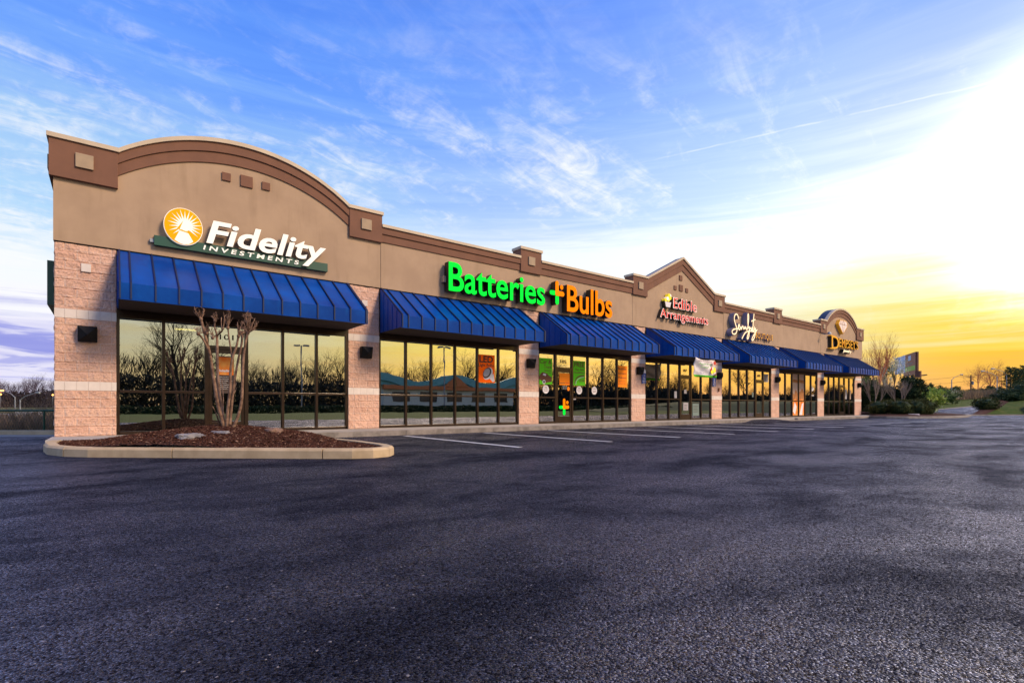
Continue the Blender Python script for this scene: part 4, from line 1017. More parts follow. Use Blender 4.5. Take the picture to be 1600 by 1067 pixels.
# accessible parking signs
for x_, lb in ((19.17, 'blue wheelchair parking sign on the pier left of the fourth shop'), (24.97, 'blue wheelchair parking sign on the pier beside the banner')):
    hs = empty('parking_sign', (x_, -.04, 1.8), lb, 'sign', 'wheelchair parking signs')
    MB().box(x_-.15, x_+.15, -.05, -.035, 1.86, 2.32).build('sign_plate', 'hc_blue', hs); MB().box(x_-.13, x_+.13, -.05, -.035, 2.33, 2.48).build('upper_plate', 'print_white', hs)
    b = MB(); disc(b, x_+.02, 2.22, .026, .03, -.053, -.0505, 12)
    ribbon(b, [(x_+.01, 2.18), (x_, 2.10), (x_+.06, 2.09), (x_+.085, 2.03)], .024, -.053, -.0505)
    ribbon(b, [(x_+.05*math.cos(t_), 2.08+.055*math.sin(t_)) for t_ in [R(120+q*24) for q in range(10)]], .016, -.0535, -.0505)
    add_text(b, 'PARKING', x_-.11, x_+.11, 1.95, 1.985, -.053, .002, bold=.02, mf=0, ms=0); add_text(b, 'VAN', x_-.08, x_+.08, 1.88, 1.92, -.053, .002, bold=.02, mf=0, ms=0)
    b.build('wheelchair_symbol', 'print_white', hs)
# small sheets on doors and glass
for x0_, x1_, z0_, z1_, m_, lb in [(22.35, 22.75, .62, 1.0, 'print_grey', 'pale notice sheet low on the fourth shop door'), (22.42, 22.62, 1.45, 1.65, 'print_grey', 'small notice sheet at eye height on the fourth shop door'),
        (23.15, 23.7, .35, .95, 'print_pale', 'large pale teal notice in the lower pane right of the fourth shop door'), (21.62, 21.82, 1.22, 1.55, 'banner_white', 'small bottle-shaped white decal left of the fourth shop door'),
        (29.05, 29.2, 1.35, 1.62, 'print_pale', 'small pale sheet left of the fifth shop door'), (30.4, 30.95, 2.25, 2.72, 'print_grey', 'grey framed sheet in the upper pane right of the fifth shop door'),
        (42.25, 42.75, 1.35, 2.05, 'print_grey', 'pale notice in the pane right of the last shop door'), (43.15, 43.5, 1.35, 2.0, 'graphic_cream', 'pinkish notice in the last pane of the last shop'),
        (14.77, 14.95, 1.09, 1.13, 'banner_white', 'tiny white label on the window rail right of the third shop door')]:
    ob = poster('window_notice', x0_, x1_, z0_, z1_, YP if x0_ != 22.35 and x0_ != 22.42 else .04, m_, lb, 'notice')
    b = MB()
    if x1_-x0_ > .3:
        for q in range(5): b.box(x0_+.06, x1_-.08-.02*(q % 3), YP-.0065-(.012 if x0_ < 22.5 and x0_ > 22 else 0), YP-.0045-(.012 if x0_ < 22.5 and x0_ > 22 else 0), z1_-.12-q*.075, z1_-.10-q*.075)
        b.build('print_lines', 'ink_dark', ob)
# dark hanging picture seen in the fourth shop's first panes
ob = poster('hanging_sign', 19.35, 21.0, 1.95, 2.75, .35, 'ink_dark', 'dark square board hanging inside the fourth shop window')
# sixth shop large graphics
for q, (x0_, x1_) in enumerate(((34.06, 34.78), (34.97, 35.68))):
    ob = poster('window_graphic', x0_, x1_, .24, 2.88, YP+.0, 'graphic_cream', ['tall cream and orange graphic with swirls, left one in the sixth shop', 'tall cream and orange graphic with a white cone, right one in the sixth shop'][q], 'poster')
    b = MB(); xm = (x0_+x1_)/2
    b.prism([(x0_, 1.0), (x1_, 1.0), (x1_, 1.65+.1*q), (xm+.1, 1.9+.1*q), (xm-.12, 1.55+.25*q), (x0_, 1.72)], YP-.0065, YP-.0045, 0)
    b.prism([(x0_, .25), (x1_, .25), (x1_, 1.2), (xm, 1.3), (x0_, 1.15)], YP-.009, YP-.0068, 1)
    b.prism([(x0_+.05, .27), (x0_+.45, .27), (x1_-.05, 1.05), (x1_-.3, 1.0)] if q else [(x0_+.05, .5), (xm, .3), (x1_-.15, .8), (x0_+.3, 1.1)], YP-.0115, YP-.0092, 2)
    b.prism([(x0_, 2.35), (x1_, 2.3), (x1_, 2.5), (x0_, 2.55)], YP-.0065, YP-.0045, 0)
    b.build('picture', ['graphic_tan', 'graphic_orange', 'print_white'], ob)
b = MB(); ell(b, 36.95, 1.95, .25, .12, .2, YP, 0); ell(b, 36.85, 2.12, .08, .1, 0, YP, 0); add_text(b, 'SALE', 36.72, 37.2, 1.5, 1.6, YP-.002, .002, bold=.02, mf=0, ms=0)
tag(b.build('window_decal', 'print_white'), 'white bird-shaped decal in the last pane of the sixth shop', 'decal')

# ------------------------------------------------------------------ things inside the shops
def armchair(x, y, rz, label):
    r_ = empty('armchair', (x, y, .156), label, 'chair', 'armchairs inside the first shop')
    b = MB(); b.box(-.28, .28, -.28, .28, .38, .48); o1 = b.build('seat', 'chair_cloth'); o1.parent = r_; 
    b = MB(); n_ = 12; pts = [(-.32*math.cos(math.pi*q/n_), -.08-.22*math.sin(math.pi*q/n_)) for q in range(n_+1)]
    for (xa, ya), (xb, yb) in zip(pts, pts[1:]): b.slab([(xa, ya), (xb, yb), (xb*.86, yb*.86), (xa*.86, ya*.86)], .5, .92)
    o1 = b.build('backrest', 'chair_cloth'); o1.parent = r_
    for sx_ in (-.27, .27):
        for sy_ in (-.25, .25):
            o1 = MB().tube([(sx_, sy_, 0), (sx_*.95, sy_*.95, .4)], .02, 6).build('leg', 'chair_cloth'); o1.parent = r_
    r_.rotation_euler.z = rz
armchair(3.25, 1.1, .1, 'grey armchair behind the first shop window, left of the two'); armchair(4.9, 1.3, -.2, 'grey armchair behind the first shop window, right of the two')
t_ = empty('round_table', (4.1, 1.5, .156), 'small dark round table between the armchairs in the first shop', 'table')
o1 = MB().lathe([(.32, .68), (.32, .71)], 20).build('tabletop', 'ink_dark'); o1.parent = t_; o1 = MB().lathe([(.2, 0), (.03, .04), (.03, .68)], 10).build('pedestal', 'ink_dark'); o1.parent = t_
d_ = empty('desk', (.9, 1.6, .156), 'dark desk with a paper pile behind the leftmost window', 'desk')
o1 = MB().box(-.6, .6, -.35, .35, .70, .74).build('desktop', 'ink_brown'); o1.parent = d_; o1 = MB().box(-.55, .55, -.3, -.27, 0, .7).build('front_panel', 'ink_brown'); o1.parent = d_
for q in range(7):
    x_, y_, z_ = [(16.2, 1.8, 2.35), (16.6, 2.4, 2.55), (16.3, 1.2, 2.05), (17.2, 1.9, 2.5), (16.9, 1.4, 1.98), (17.0, 2.4, 2.2), (17.5, 1.6, 2.15)][q]
    pn = empty('pendant_lamp', (x_, y_, z_), f'glowing bulb hanging in the third shop, {["large left", "small upper left", "lowest left", "upper right", "low middle", "small middle", "rightmost"][q]} one', 'lamp', 'pendant bulbs in the third shop')
    r0 = [.10, .05, .06, .06, .07, .04, .045][q]
    o1 = MB().lathe([(.001, -r0), (r0*.7, -r0*.7), (r0, 0), (r0*.7, r0*.7), (.001, r0)], 12).build('bulb', 'lamp_warm', smooth=True); o1.parent = pn
    o1 = MB().tube([(0, 0, r0), (0, 0, 3.29-z_)], .006, 4).build('cord', 'black_metal'); o1.parent = pn
for sh, (x_, lb) in enumerate(((7.6, 'stock shelf with small boxes in the second shop, left one'), (10.4, 'stock shelf with small boxes in the second shop, right one'), (13.3, 'stock shelf with pale boxes left of the third shop door'), (16.2, 'stock shelf with pale boxes right of the third shop door'))):
    r_ = empty('shelf_unit', (x_, 1.4, .156), lb, 'shelf', 'stock shelves in the battery shop')
    b = MB()
    for z_ in (.05, .4, .8, 1.15): b.box(-1.1, 1.1, -.2, .2, z_, z_+.03)
    for xx in (-1.12, 1.1): b.box(xx, xx+.02, -.2, .2, 0, 1.2)
    o1 = b.build('rack', 'ink_dark'); o1.parent = r_
    rr = random.Random(sh)
    for z_ in (.08, .43, .83):
        for xx in (-.95, -.6, -.2, .1, .5, .85):
            if rr.random() < .7: h_ = rr.uniform(.12, .2); o1 = MB().box(xx, xx+rr.uniform(.14, .2), -.22, -.05, z_, z_+h_).build('box', 'print_pale'); o1.parent = r_
def mannequin(x, y, cloth, label):
    r_ = empty('mannequin', (x, y, .156), label, 'mannequin', 'clothed mannequins in the boutique windows')
    o1 = MB().lathe([(.001, 1.72), (.055, 1.70), (.075, 1.6), (.055, 1.5), (.04, 1.46), (.045, 1.42)], 12).build('head', 'mannequin', smooth=True); o1.parent = r_
    b = MB(); b.lathe([(.05, 1.44), (.19, 1.36), (.17, 1.2), (.12, 1.02), (.18, .86), (.15, .75)], 14); o1 = b.build('torso', cloth, smooth=True); o1.parent = r_; o1.scale = (1, .6, 1)
    for s_ in (-1, 1):
        o1 = MB().tube([(s_*.09, 0, .82), (s_*.09, -.02, .45), (s_*.1, 0, 0)], [.08, .055, .035], 8).build('leg', 'mannequin', smooth=True); o1.parent = r_
        o1 = MB().tube([(s_*.19, 0, 1.35), (s_*.26, -.02, 1.08), (s_*.22, -.12, .85)], [.045, .038, .025], 8).build('arm', 'mannequin', smooth=True); o1.parent = r_
    o1 = MB().lathe([(.2, 0), (.2, .015)], 16).build('stand', 'galv'); o1.parent = r_
for x_, c_, lb in ((26.3, 'mannequin', 'all pale teal mannequin in the first pane of the fifth shop'), (27.3, 'hc_blue', 'mannequin in a blue top behind the fifth shop window'), (28.2, 'banner_green', 'mannequin in a green top behind the fifth shop window'), (29.0, 'red', 'mannequin in a red top behind the fifth shop window'), (32.7, 'ink_dark', 'mannequin in a black top behind the sixth shop window'), (33.4, 'print_white', 'mannequin in a white top behind the sixth shop window')):
    mannequin(x_, .75, c_, lb)

# ------------------------------------------------------------------ vegetation makers
def bare_tree(seed, h, levels=4, lean=0, spread=.55, r0=.16, trunk=.28, multi=1):
    rr = random.Random(seed); bt = MB(); bc = MB()
    def grow(p, d_, L_, r, lv):
        n_ = 4 if lv < 2 else 3; pts = [p.copy()]; rad = [r]
        for i_ in range(n_):
            d_ = (d_+Vector((rr.uniform(-1, 1), rr.uniform(-1, 1), rr.uniform(-.4, .7)))*.13).normalized()
            p = p+d_*L_/n_; pts.append(p.copy()); rad.append(r*(1-.5*(i_+1)/n_))
        (bt if lv <= 1 else bc).tube(pts, rad, 7 if lv == 0 else (5 if lv == 1 else 3), cap=False)
        if lv >= levels: return
        nc = [7, 6, 5, 4, 3][min(lv, 4)]
        for q in range(nc):
            f_ = .3+.7*(q+rr.random()*.6)/nc if lv else .45+.55*(q+rr.random()*.5)/nc
            f_ = min(f_, .999); k_ = min(int(f_*n_), n_-1); bp = pts[k_].lerp(pts[k_+1], f_*n_-k_)
            an = q*2.4+rr.uniform(-.5, .5); td = (pts[k_+1]-pts[k_]).normalized()
            s1_ = td.cross(Vector((.3, .2, .9)));
            if s1_.length < .1: s1_ = Vector((1, 0, 0))
            s1_.normalize(); s2_ = td.cross(s1_); tilt = rr.uniform(.45, .95)*spread*1.5
            nd = (td*math.cos(tilt)+(s1_*math.cos(an)+s2_*math.sin(an))*math.sin(tilt)+Vector((0, 0, .18))).normalized()
            grow(bp, nd, L_*rr.uniform(.5, .72)*(1-.3*f_*(lv == 0)), rad[k_]*.55, lv+1)
    for m_ in range(multi):
        an = m_*2.4; dv = Vector((lean+(.35*math.cos(an) if multi > 1 else 0), (.35*math.sin(an) if multi > 1 else 0), 1)).normalized()
        grow(Vector((0, 0, 0)), dv, h*.62, r0, 0)
    return bt, bc
def place_tree(meshes, name, loc, rz, sc, label, cat='tree', group=None):
    r_ = empty(name, loc, label, cat, group); r_.rotation_euler.z = rz; r_.scale = (sc, sc, sc)
    for nm, me in meshes: o1 = bpy.data.objects.new(nm, me); COL.objects.link(o1); o1.parent = r_
    return r_
def tree_meshes(seed, h, m1, m2, **kw):
    bt, bc = bare_tree(seed, h, **kw); return [('trunk', bt.mesh('trunk', m1, True)), ('crown', bc.mesh('crown', m2))]
def leafy(seed, rx, ry, rz, n, leaf, m_, cz=None, clump=7, core=None, jag=.25, z0=0):
    """foliage volume of small leaves gathered in clumps, uneven outline"""
    rr = random.Random(seed); b = MB(); cz = rz if cz is None else cz; cl_ = []
    for q in range(max(12, n//60)):
        while True:
            v_ = Vector((rr.uniform(-1, 1), rr.uniform(-1, 1), rr.uniform(-1, 1)))
            if .25 < v_.length < 1: break
        v_ = v_.normalized()*(v_.length**.35)*(1+jag*noise.noise(v_*2.1+Vector((seed, 0, 0))))
        cl_.append((v_, rr.uniform(.10, .24)))
    for q in range(n):
        c_, s_ = cl_[q % len(cl_)]
        p_ = c_+Vector((rr.gauss(0, 1), rr.gauss(0, 1), rr.gauss(0, 1)))*s_*.6
        p_ = Vector((p_.x*rx, p_.y*ry, max(z0, p_.z*rz+cz)))
        a_ = Vector((rr.gauss(0, 1), rr.gauss(0, 1), rr.gauss(0, 1))).normalized(); c2 = a_.cross(Vector((rr.gauss(0, 1), rr.gauss(0, 1), rr.gauss(0, 1)))).normalized()
        L_ = leaf*rr.uniform(.6, 1.3)
        b.add([p_-a_*L_, p_+c2*L_*.45, p_+a_*L_, p_-c2*L_*.45], [(0, 1, 2, 3)])
    return b
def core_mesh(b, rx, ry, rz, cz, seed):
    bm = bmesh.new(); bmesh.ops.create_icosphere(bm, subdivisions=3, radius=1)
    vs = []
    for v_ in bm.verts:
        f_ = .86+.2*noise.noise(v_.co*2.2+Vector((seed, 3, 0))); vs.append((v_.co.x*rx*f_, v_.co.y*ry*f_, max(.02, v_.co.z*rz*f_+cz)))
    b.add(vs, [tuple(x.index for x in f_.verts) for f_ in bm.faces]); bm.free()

# right-hand island by the end of the building
ri = [G(1357, 653.2), G(1385, 653.8), G(1420, 654.0), G(1460, 653.8), G(1495, 653.0), G(1512, 652.0), G(1518, 650.6), G(1512, 649.3)]
ri = [(v_.x, v_.y) for v_ in ri]
rin = inset(ri, .2)
kerb_run(ri, rin, 'kerb', 'kerb_face', .15, 'grey kerb around the planted bed beyond the right end of the building')
b = MB(); far = [(72, 6), (62, 14), (46.7, 14)]
ring = rin+[(64, 4.5), (60, 13), (46.65, 13), (46.65, -1.2)]
n_ = len(ring); cxm, cym = 53, 2
b.v = [(x, y, .13) for x, y in ring]+[(cxm+(x-cxm)*.8, cym+(y-cym)*.8, .22+.05*noise.noise(Vector((x, y, 0)))) for x, y in ring]+[(cxm, cym, .35)]
for i in range(n_): j = (i+1) % n_; b.f += [(i, j, n_+j, n_+i), (n_+i, n_+j, 2*n_)]; b.mi += [0, 0]
struct(b.build('mulch_bed', 'mulch_dark', smooth=True))
# hedge mounds
hb = []
for q, (px, py, dist, rx, rz, lb) in enumerate([(1374, 651, 39.5, .95, .62, 'low clipped dark shrub nearest the building end'), (1405, 651, 38.6, .95, .66, 'low clipped dark shrub second from the building end'),
        (1432, 651, 38.8, .85, .66, 'low clipped dark shrub third from the building end'), (1446, 650.5, 39.2, .85, .68, 'low clipped dark shrub at the right end of the hedge'), (1388, 647, 42, .9, .68, 'low clipped shrub in the back row left'), (1420, 647, 42, .9, .66, 'low clipped shrub in the back row right')]):
    p = W(px, py, dist)
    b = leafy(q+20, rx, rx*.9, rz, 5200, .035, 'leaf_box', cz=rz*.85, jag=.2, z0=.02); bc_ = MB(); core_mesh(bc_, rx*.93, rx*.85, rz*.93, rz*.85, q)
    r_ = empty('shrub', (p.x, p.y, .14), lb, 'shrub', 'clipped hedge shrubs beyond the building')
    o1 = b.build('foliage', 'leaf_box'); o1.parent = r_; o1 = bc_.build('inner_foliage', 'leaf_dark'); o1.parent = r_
p = W(1427, 650.5, 37.5); rock('rock', (p.x, p.y, .2), (.55, .2, .10), 'band_block', 'flat pale rock on the mulch in front of the hedge', 1.0); 
# evergreen rounded trees behind
def evergreen(px, dist, w_, h_, seed, label, m_='leaf_dark', base=.1, n=9000, name='evergreen_tree', leaf=.09):
    p = W(px, 640, dist); r_ = empty(name, (p.x, p.y, base), label, 'tree')
    o1 = MB().tube([(0, 0, 0), (.02, 0, h_*.5)], [.09, .04], 7).build('trunk', 'bark_dark'); o1.parent = r_
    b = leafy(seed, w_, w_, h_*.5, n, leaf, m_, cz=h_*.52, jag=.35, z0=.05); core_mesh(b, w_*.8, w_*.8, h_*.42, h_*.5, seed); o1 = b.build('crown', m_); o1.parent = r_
    return r_
evergreen(1424, 47, 1.15, 3.2, 31, 'largest rounded dark evergreen behind the hedge left of the billboard base')
evergreen(1387, 48, 1.1, 2.5, 32, 'dark rounded evergreen behind the middle of the hedge'); evergreen(1357, 47, 1.1, 2.7, 33, 'dark evergreen right beside the far building corner')
evergreen(1349, 52, 1.2, 4.0, 36, 'pale green blossoming tree tight against the far building corner', 'leaf_mid', name='small_tree', n=5000)
# bare myrtles and trees
tm_pale = tree_meshes(41, 3.6, 'bark_pale', 'bark_pale', levels=3, spread=.2, r0=.05, multi=3)
for px, dist, sc, rz, lb in ((1366, 44, .95, .3, 'leafless multi-trunk tree behind the hedge nearest the building'), (1408, 45, .85, 1.9, 'leafless multi-trunk tree before the dark evergreens')):
    p = W(px, 640, dist); place_tree(tm_pale, 'crape_myrtle', (p.x, p.y, .2), rz, sc, lb, group=None)
tm_or = tree_meshes(42, 8.6, 'bark_orange_lit', 'bark_orange_lit', levels=4, spread=.38, r0=.15)
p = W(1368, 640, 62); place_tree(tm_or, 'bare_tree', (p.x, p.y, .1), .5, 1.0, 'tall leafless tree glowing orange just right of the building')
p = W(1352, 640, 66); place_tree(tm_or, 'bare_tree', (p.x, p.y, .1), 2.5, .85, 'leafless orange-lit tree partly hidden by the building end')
p = W(1395, 640, 70); r_ = empty('blossom_tree', (p.x, p.y, .1), 'narrow pale blossoming tree in front of the left half of the billboard', 'tree')
bt, bc = bare_tree(44, 7.6, levels=3, spread=.22, r0=.11); bt.build('trunk', 'bark_dark').parent = r_; b = leafy(45, 1.5, 1.5, 3.1, 2600, .10, 'blossom', cz=4.3, jag=.4); b.build('crown', 'blossom').parent = r_
p = W(1388, 640, 75); r_ = place_tree(tree_meshes(46, 8.2, 'bark_dark', 'bark_dark', levels=3, spread=.25, r0=.14), 'narrow_tree', (p.x, p.y, .1), 1, 1, 'narrow dark tree standing left of the billboard')
leafy(47, .9, .9, 2.6, 900, .12, 'leaf_mid', cz=5.8, jag=.5).build('foliage', 'leaf_mid').parent = r_
# fresh green blossoming shrub
for px, dist, w_, h_, s_, lb, m_ in ((1443, 56, 1.75, 2.6, 51, 'yellow-green blossoming bush right of the billboard base', 'leaf_fresh'), (1478, 85, 1.9, 3.0, 52, 'white-flecked green bush in the far verge', 'leaf_mid')):
    r_ = evergreen(px, dist, w_, h_, s_, lb, m_, base=.15 if dist < 60 else 1.0, n=4200, name='flowering_bush'); leafy(s_+5, w_*1.02, w_*1.02, h_*.5, 600, .07, 'blossom', cz=h_*.54, jag=.4).build('blossom', 'blossom').parent = r_

# right side: exit road, verge, bank
def loft(rows, name, m_, smooth=True, sub=6):
    """rows: list of polylines (equal length) of Vectors, made into a sheet"""
    b = MB(); n_ = len(rows[0]); R2 = []
    for r0_, r1_ in zip(rows, rows[1:]):
        for q in range(sub): R2.append([a_.lerp(c_, q/sub) for a_, c_ in zip(r0_, r1_)])
    R2.append(rows[-1])
    for r_ in R2:
        for v_ in r_: b.v.append(tuple(v_))
    for j in range(len(R2)-1):
        for i_ in range(n_-1): q = j*n_+i_; b.f.append((q, q+1, q+n_+1, q+n_)); b.mi.append(0)
    return struct(b.build(name, m_, smooth=smooth))
loft([[G(1440, 652, .004), G(1519, 652, .004), G(1640, 650.6, .004)], [W(1448, 643.4, 58), W(1520, 641, 62), W(1640, 638, 66)], [W(1456, 641.3, 64), W(1535, 634.2, 88), W(1660, 628, 110)]], 'exit_road', 'asphalt')
loft([[W(1420, 643.4, 63.6), W(1456, 641.0, 64.1), W(1535, 633.8, 88.1), W(1660, 627.6, 110.1)], [W(1420, 641, 65), W(1456, 639.8, 65), W(1535, 632.7, 89), W(1660, 626.6, 111)]], 'roadside_kerb', 'kerb_face', sub=1)
loft([[W(1420, 641, 65), W(1456, 639.8, 65), W(1535, 632.7, 89), W(1660, 626.6, 111)], [W(1410, 630, 92), W(1456, 629.5, 92), W(1535, 622.5, 118), W(1660, 618, 135)], [W(1410, 626, 130), W(1456, 626, 130), W(1535, 622.0, 150), W(1660, 617, 170)]], 'grass_verge', 'grass')
# bank on the right
bkk = [G(1518, 650.5), G(1560, 650.3), G(1600, 650.1), G(1700, 649.6)]
b = MB()
for v0, v1 in zip(bkk, bkk[1:]):
    t_ = (v1-v0).normalized(); n_ = Vector((-t_.y, t_.x, 0)); n_ = n_ if n_.dot(Vector((cc, cs, 0))) > 0 else -n_
    q = [v0, v1, v1+n_*.18, v0+n_*.18]; b.slab([(k_.x, k_.y) for k_ in q], -.02, .15)
tag(b.build('kerb', 'kerb_face'), 'grey kerb at the foot of the grass bank at the right edge', 'kerb')
loft([[G(1541, 647.2, .15), G(1600, 647, .15), G(1760, 646.5, .15)], [W(1560, 638, 47), W(1600, 635, 47), W(1760, 633, 47)], [W(1575, 628.5, 52), W(1605, 625.5, 52), W(1760, 620, 52)], [W(1580, 626, 60), W(1610, 624, 60), W(1760, 616, 60)]], 'grass_bank', 'grass')
loft([[G(1518, 647.6, .15), G(1530, 647.4, .15), G(1541.3, 647.1, .15)], [W(1531, 640, 46.7), W(1546, 639, 46.8), W(1560.3, 638, 47)], [W(1552, 627.5, 52), W(1564, 627.6, 52), W(1575.3, 628.4, 52)], [W(1565, 622.5, 57), W(1574, 623, 58), W(1580.3, 626, 60)]], 'mulch_bank', 'mulch_dark')
for px, py, dist, rx, rz, s_, lb, m_ in ((1541, 639, 47, .98, .62, 61, 'round clipped dark shrub on the mulch bank at the exit road', 'leaf_box'), (1580, 627, 55, 1.5, .75, 62, 'spreading dark juniper on top of the bank, left one', 'leaf_juniper'), (1604, 625, 55, 1.7, 1.1, 63, 'spreading dark juniper on top of the bank at the right edge', 'leaf_juniper')):
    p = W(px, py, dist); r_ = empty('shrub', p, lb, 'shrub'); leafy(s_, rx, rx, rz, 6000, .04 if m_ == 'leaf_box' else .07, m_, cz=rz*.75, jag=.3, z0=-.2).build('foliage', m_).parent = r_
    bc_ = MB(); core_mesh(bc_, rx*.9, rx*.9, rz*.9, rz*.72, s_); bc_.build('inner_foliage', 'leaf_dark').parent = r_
loft([[Vector((61, -7.2, .0)), Vector((66, -14, 0)), Vector((66, -27, 0)), Vector((40, -18, 0))], [Vector((64, -6.5, .9)), Vector((70, -13, 1.2)), Vector((70, -32, 1.2)), Vector((40, -23, .35))], [Vector((68, -6.5, 1.3)), Vector((76, -12, 1.6)), Vector((76, -36, 1.6)), Vector((40, -30, .35))]], 'unseen_dark_bank', 'leaf_dark')  # bank extended out of view, dark leaf colour added to darken lower pane reflections
# dry reeds
def reeds(pts, n, hmin, hmax, name, m_, seed, wd=.03):
    rr = random.Random(seed); b = MB()
    for _ in range(n):
        k_ = rr.random()*(len(pts)-1); i_ = int(k_); a_ = pts[i_].lerp(pts[i_+1], k_-i_); dd = rr.uniform(0, 1)
        p = a_+Vector((cc, cs, 0))*dd*9; h_ = rr.uniform(hmin, hmax); an = rr.uniform(0, 3.14); w_ = Vector((math.cos(an), math.sin(an), 0))*wd; ln = Vector((rr.uniform(-.25, .25), rr.uniform(-.25, .25), 0))*h_
        b.add([p-w_, p+w_, p+ln+Vector((0, 0, h_))], [(0, 1, 2)])
    return struct(b.build(name, m_), 'stuff')
reeds([W(1440, 628.5, 92), W(1500, 624.5, 105), W(1560, 621, 118), W(1640, 617, 130)], 9000, .8, 2.4, 'dry_reeds', 'reed', 71, .045)
# background growth on the right
tm_b = [tree_meshes(80+i, 9.5, 'bark_orange_lit', 'bark_orange_lit', levels=4, spread=.6, r0=.16) for i in range(2)]
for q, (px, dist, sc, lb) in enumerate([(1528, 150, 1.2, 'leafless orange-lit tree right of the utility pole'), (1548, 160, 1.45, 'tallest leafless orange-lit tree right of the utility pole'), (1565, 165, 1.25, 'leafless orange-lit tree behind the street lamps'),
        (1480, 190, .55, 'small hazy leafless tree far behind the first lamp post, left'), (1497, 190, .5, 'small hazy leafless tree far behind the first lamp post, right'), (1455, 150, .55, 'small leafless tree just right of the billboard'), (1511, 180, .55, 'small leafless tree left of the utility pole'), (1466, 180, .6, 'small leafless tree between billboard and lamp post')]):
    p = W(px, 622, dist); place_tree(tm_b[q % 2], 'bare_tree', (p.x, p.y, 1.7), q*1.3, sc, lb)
def pine(px, dist, h_, s_, lb):
    p = W(px, 622, dist); r_ = empty('pine_tree', (p.x, p.y, 1.6), lb, 'tree'); rr = random.Random(s_)
    bt = MB(); bt.tube([(0, 0, 0), (.1, 0, h_*.5), (0, .1, h_)], [.2, .13, .04], 7); b = MB()
    for q in range(46):
        z_ = h_*(.28+.70*q/46); L_ = (1-.55*q/46)*h_*.22*rr.uniform(.6, 1.2); an = q*2.4
        e_ = Vector((math.cos(an)*L_, math.sin(an)*L_, z_+L_*.25)); bt.tube([(0, 0, z_), tuple(e_)], [.05, .02], 4)
        for _ in range(38):
            c_ = Vector((0, 0, z_)).lerp(e_, rr.uniform(.45, 1.1))+Vector((rr.gauss(0, .18), rr.gauss(0, .18), rr.gauss(0, .14)))
            a_ = Vector((rr.gauss(0, 1), rr.gauss(0, 1), rr.gauss(.5, 1))).normalized()*.2; c2 = a_.cross(Vector((1, .3, .2))).normalized()*.05
            b.add([c_-a_, c_+c2, c_+a_, c_-c2], [(0, 1, 2, 3)])
    bt.build('trunk', 'bark_dark').parent = r_; b.build('crown', 'leaf_juniper').parent = r_
pine(1579, 118, 8.2, 91, 'tall open pine at the right edge behind the lamps, left one'); pine(1593, 112, 7.4, 92, 'tall open pine at the right edge behind the lamps, middle one'); pine(1603, 116, 8.4, 93, 'tall open pine cut by the right edge of the photo')
for q, (px, dist, w_, h_, m_, lb) in enumerate([(1449, 120, 1.6, 4.4, 'leaf_juniper', 'dark bush right behind the yellow-green bush'), (1461, 125, 2.1, 4.0, 'leaf_mid', 'green bush left of the first lamp post'), (1489, 130, 2.2, 3.8, 'leaf_mid', 'green bush right of the first lamp post'), (1504, 135, 2.2, 3.2, 'leaf_fresh', 'yellowish bush under the utility wires'),
        (1516, 140, 2.3, 3.6, 'leaf_mid', 'green bush at the foot of the utility pole'), (1534, 140, 2.2, 4.3, 'leaf_juniper', 'dark bush right of the utility pole'), (1553, 140, 2.3, 5.0, 'leaf_juniper', 'dark bush between the second and third lamp post'), (1470, 140, 2.0, 3.2, 'leaf_dark', 'dark low bush behind the first lamp post'), (1566, 130, 2.2, 3.4, 'leaf_mid', 'green bush before the pines')]):
    evergreen(px, dist, w_, h_, 100+q, lb, m_, base=1.5, n=2600, name='bush', leaf=.22)
# street lamps, pole, wires
def lamp(px, py_top, dist, arm, label, base_z, glow=False, group=None, m_='galv'):
    p = W(px, py_top, dist); r_ = empty('street_lamp', (p.x, p.y, base_z), label, 'street lamp', group); H_ = p.z-base_z
    rt = Vector((cs, -cc, 0)); MB().tube([(0, 0, 0), (0, 0, H_)], [.13, .09], 8).build('pole', m_).parent = r_
    e_ = rt*arm*2.6+Vector((0, 0, 1.15)); MB().tube([Vector((0, 0, H_-.1)), rt*arm*.8+Vector((0, 0, H_+.55)), Vector((0, 0, H_))+e_], [.06, .05, .04], 6).build('arm', m_).parent = r_
    h0 = Vector((0, 0, H_))+e_; MB().tube([h0-rt*arm*.1, h0+rt*arm*.55], [.12, .17], 8).build('lamp_head', 'street_glow' if glow else m_).parent = r_
lamp(1487, 593, 120, .8, 'grey street lamp left of the utility pole with arm to the right', 1.2); lamp(1558, 588, 115, -1.1, 'pale street lamp whose arm reaches left toward the utility pole', 1.0); lamp(1573, 584, 118, -1.1, 'street lamp nearest the pines with arm to the left', 1.0)
p = W(1517, 586, 135); up = empty('utility_pole', (p.x, p.y, 1.4), 'dark wooden utility pole with crossarm and transformer', 'utility pole')
rt = Vector((cs, -cc, 0)); MB().tube([(0, 0, 0), (0, 0, p.z-1.4)], [.2, .13], 8).build('pole', 'bark_dark').parent = up
MB().tube([rt*-1.1+Vector((0, 0, p.z-1.8)), rt*1.1+Vector((0, 0, p.z-1.8))], .09, 5).build('crossarm', 'bark_dark').parent = up
MB().lathe([(.28, 0), (.28, .9)], 10, tuple(rt*.42+Vector((0, 0, p.z-3.9)))).build('transformer', 'steel_grey').parent = up
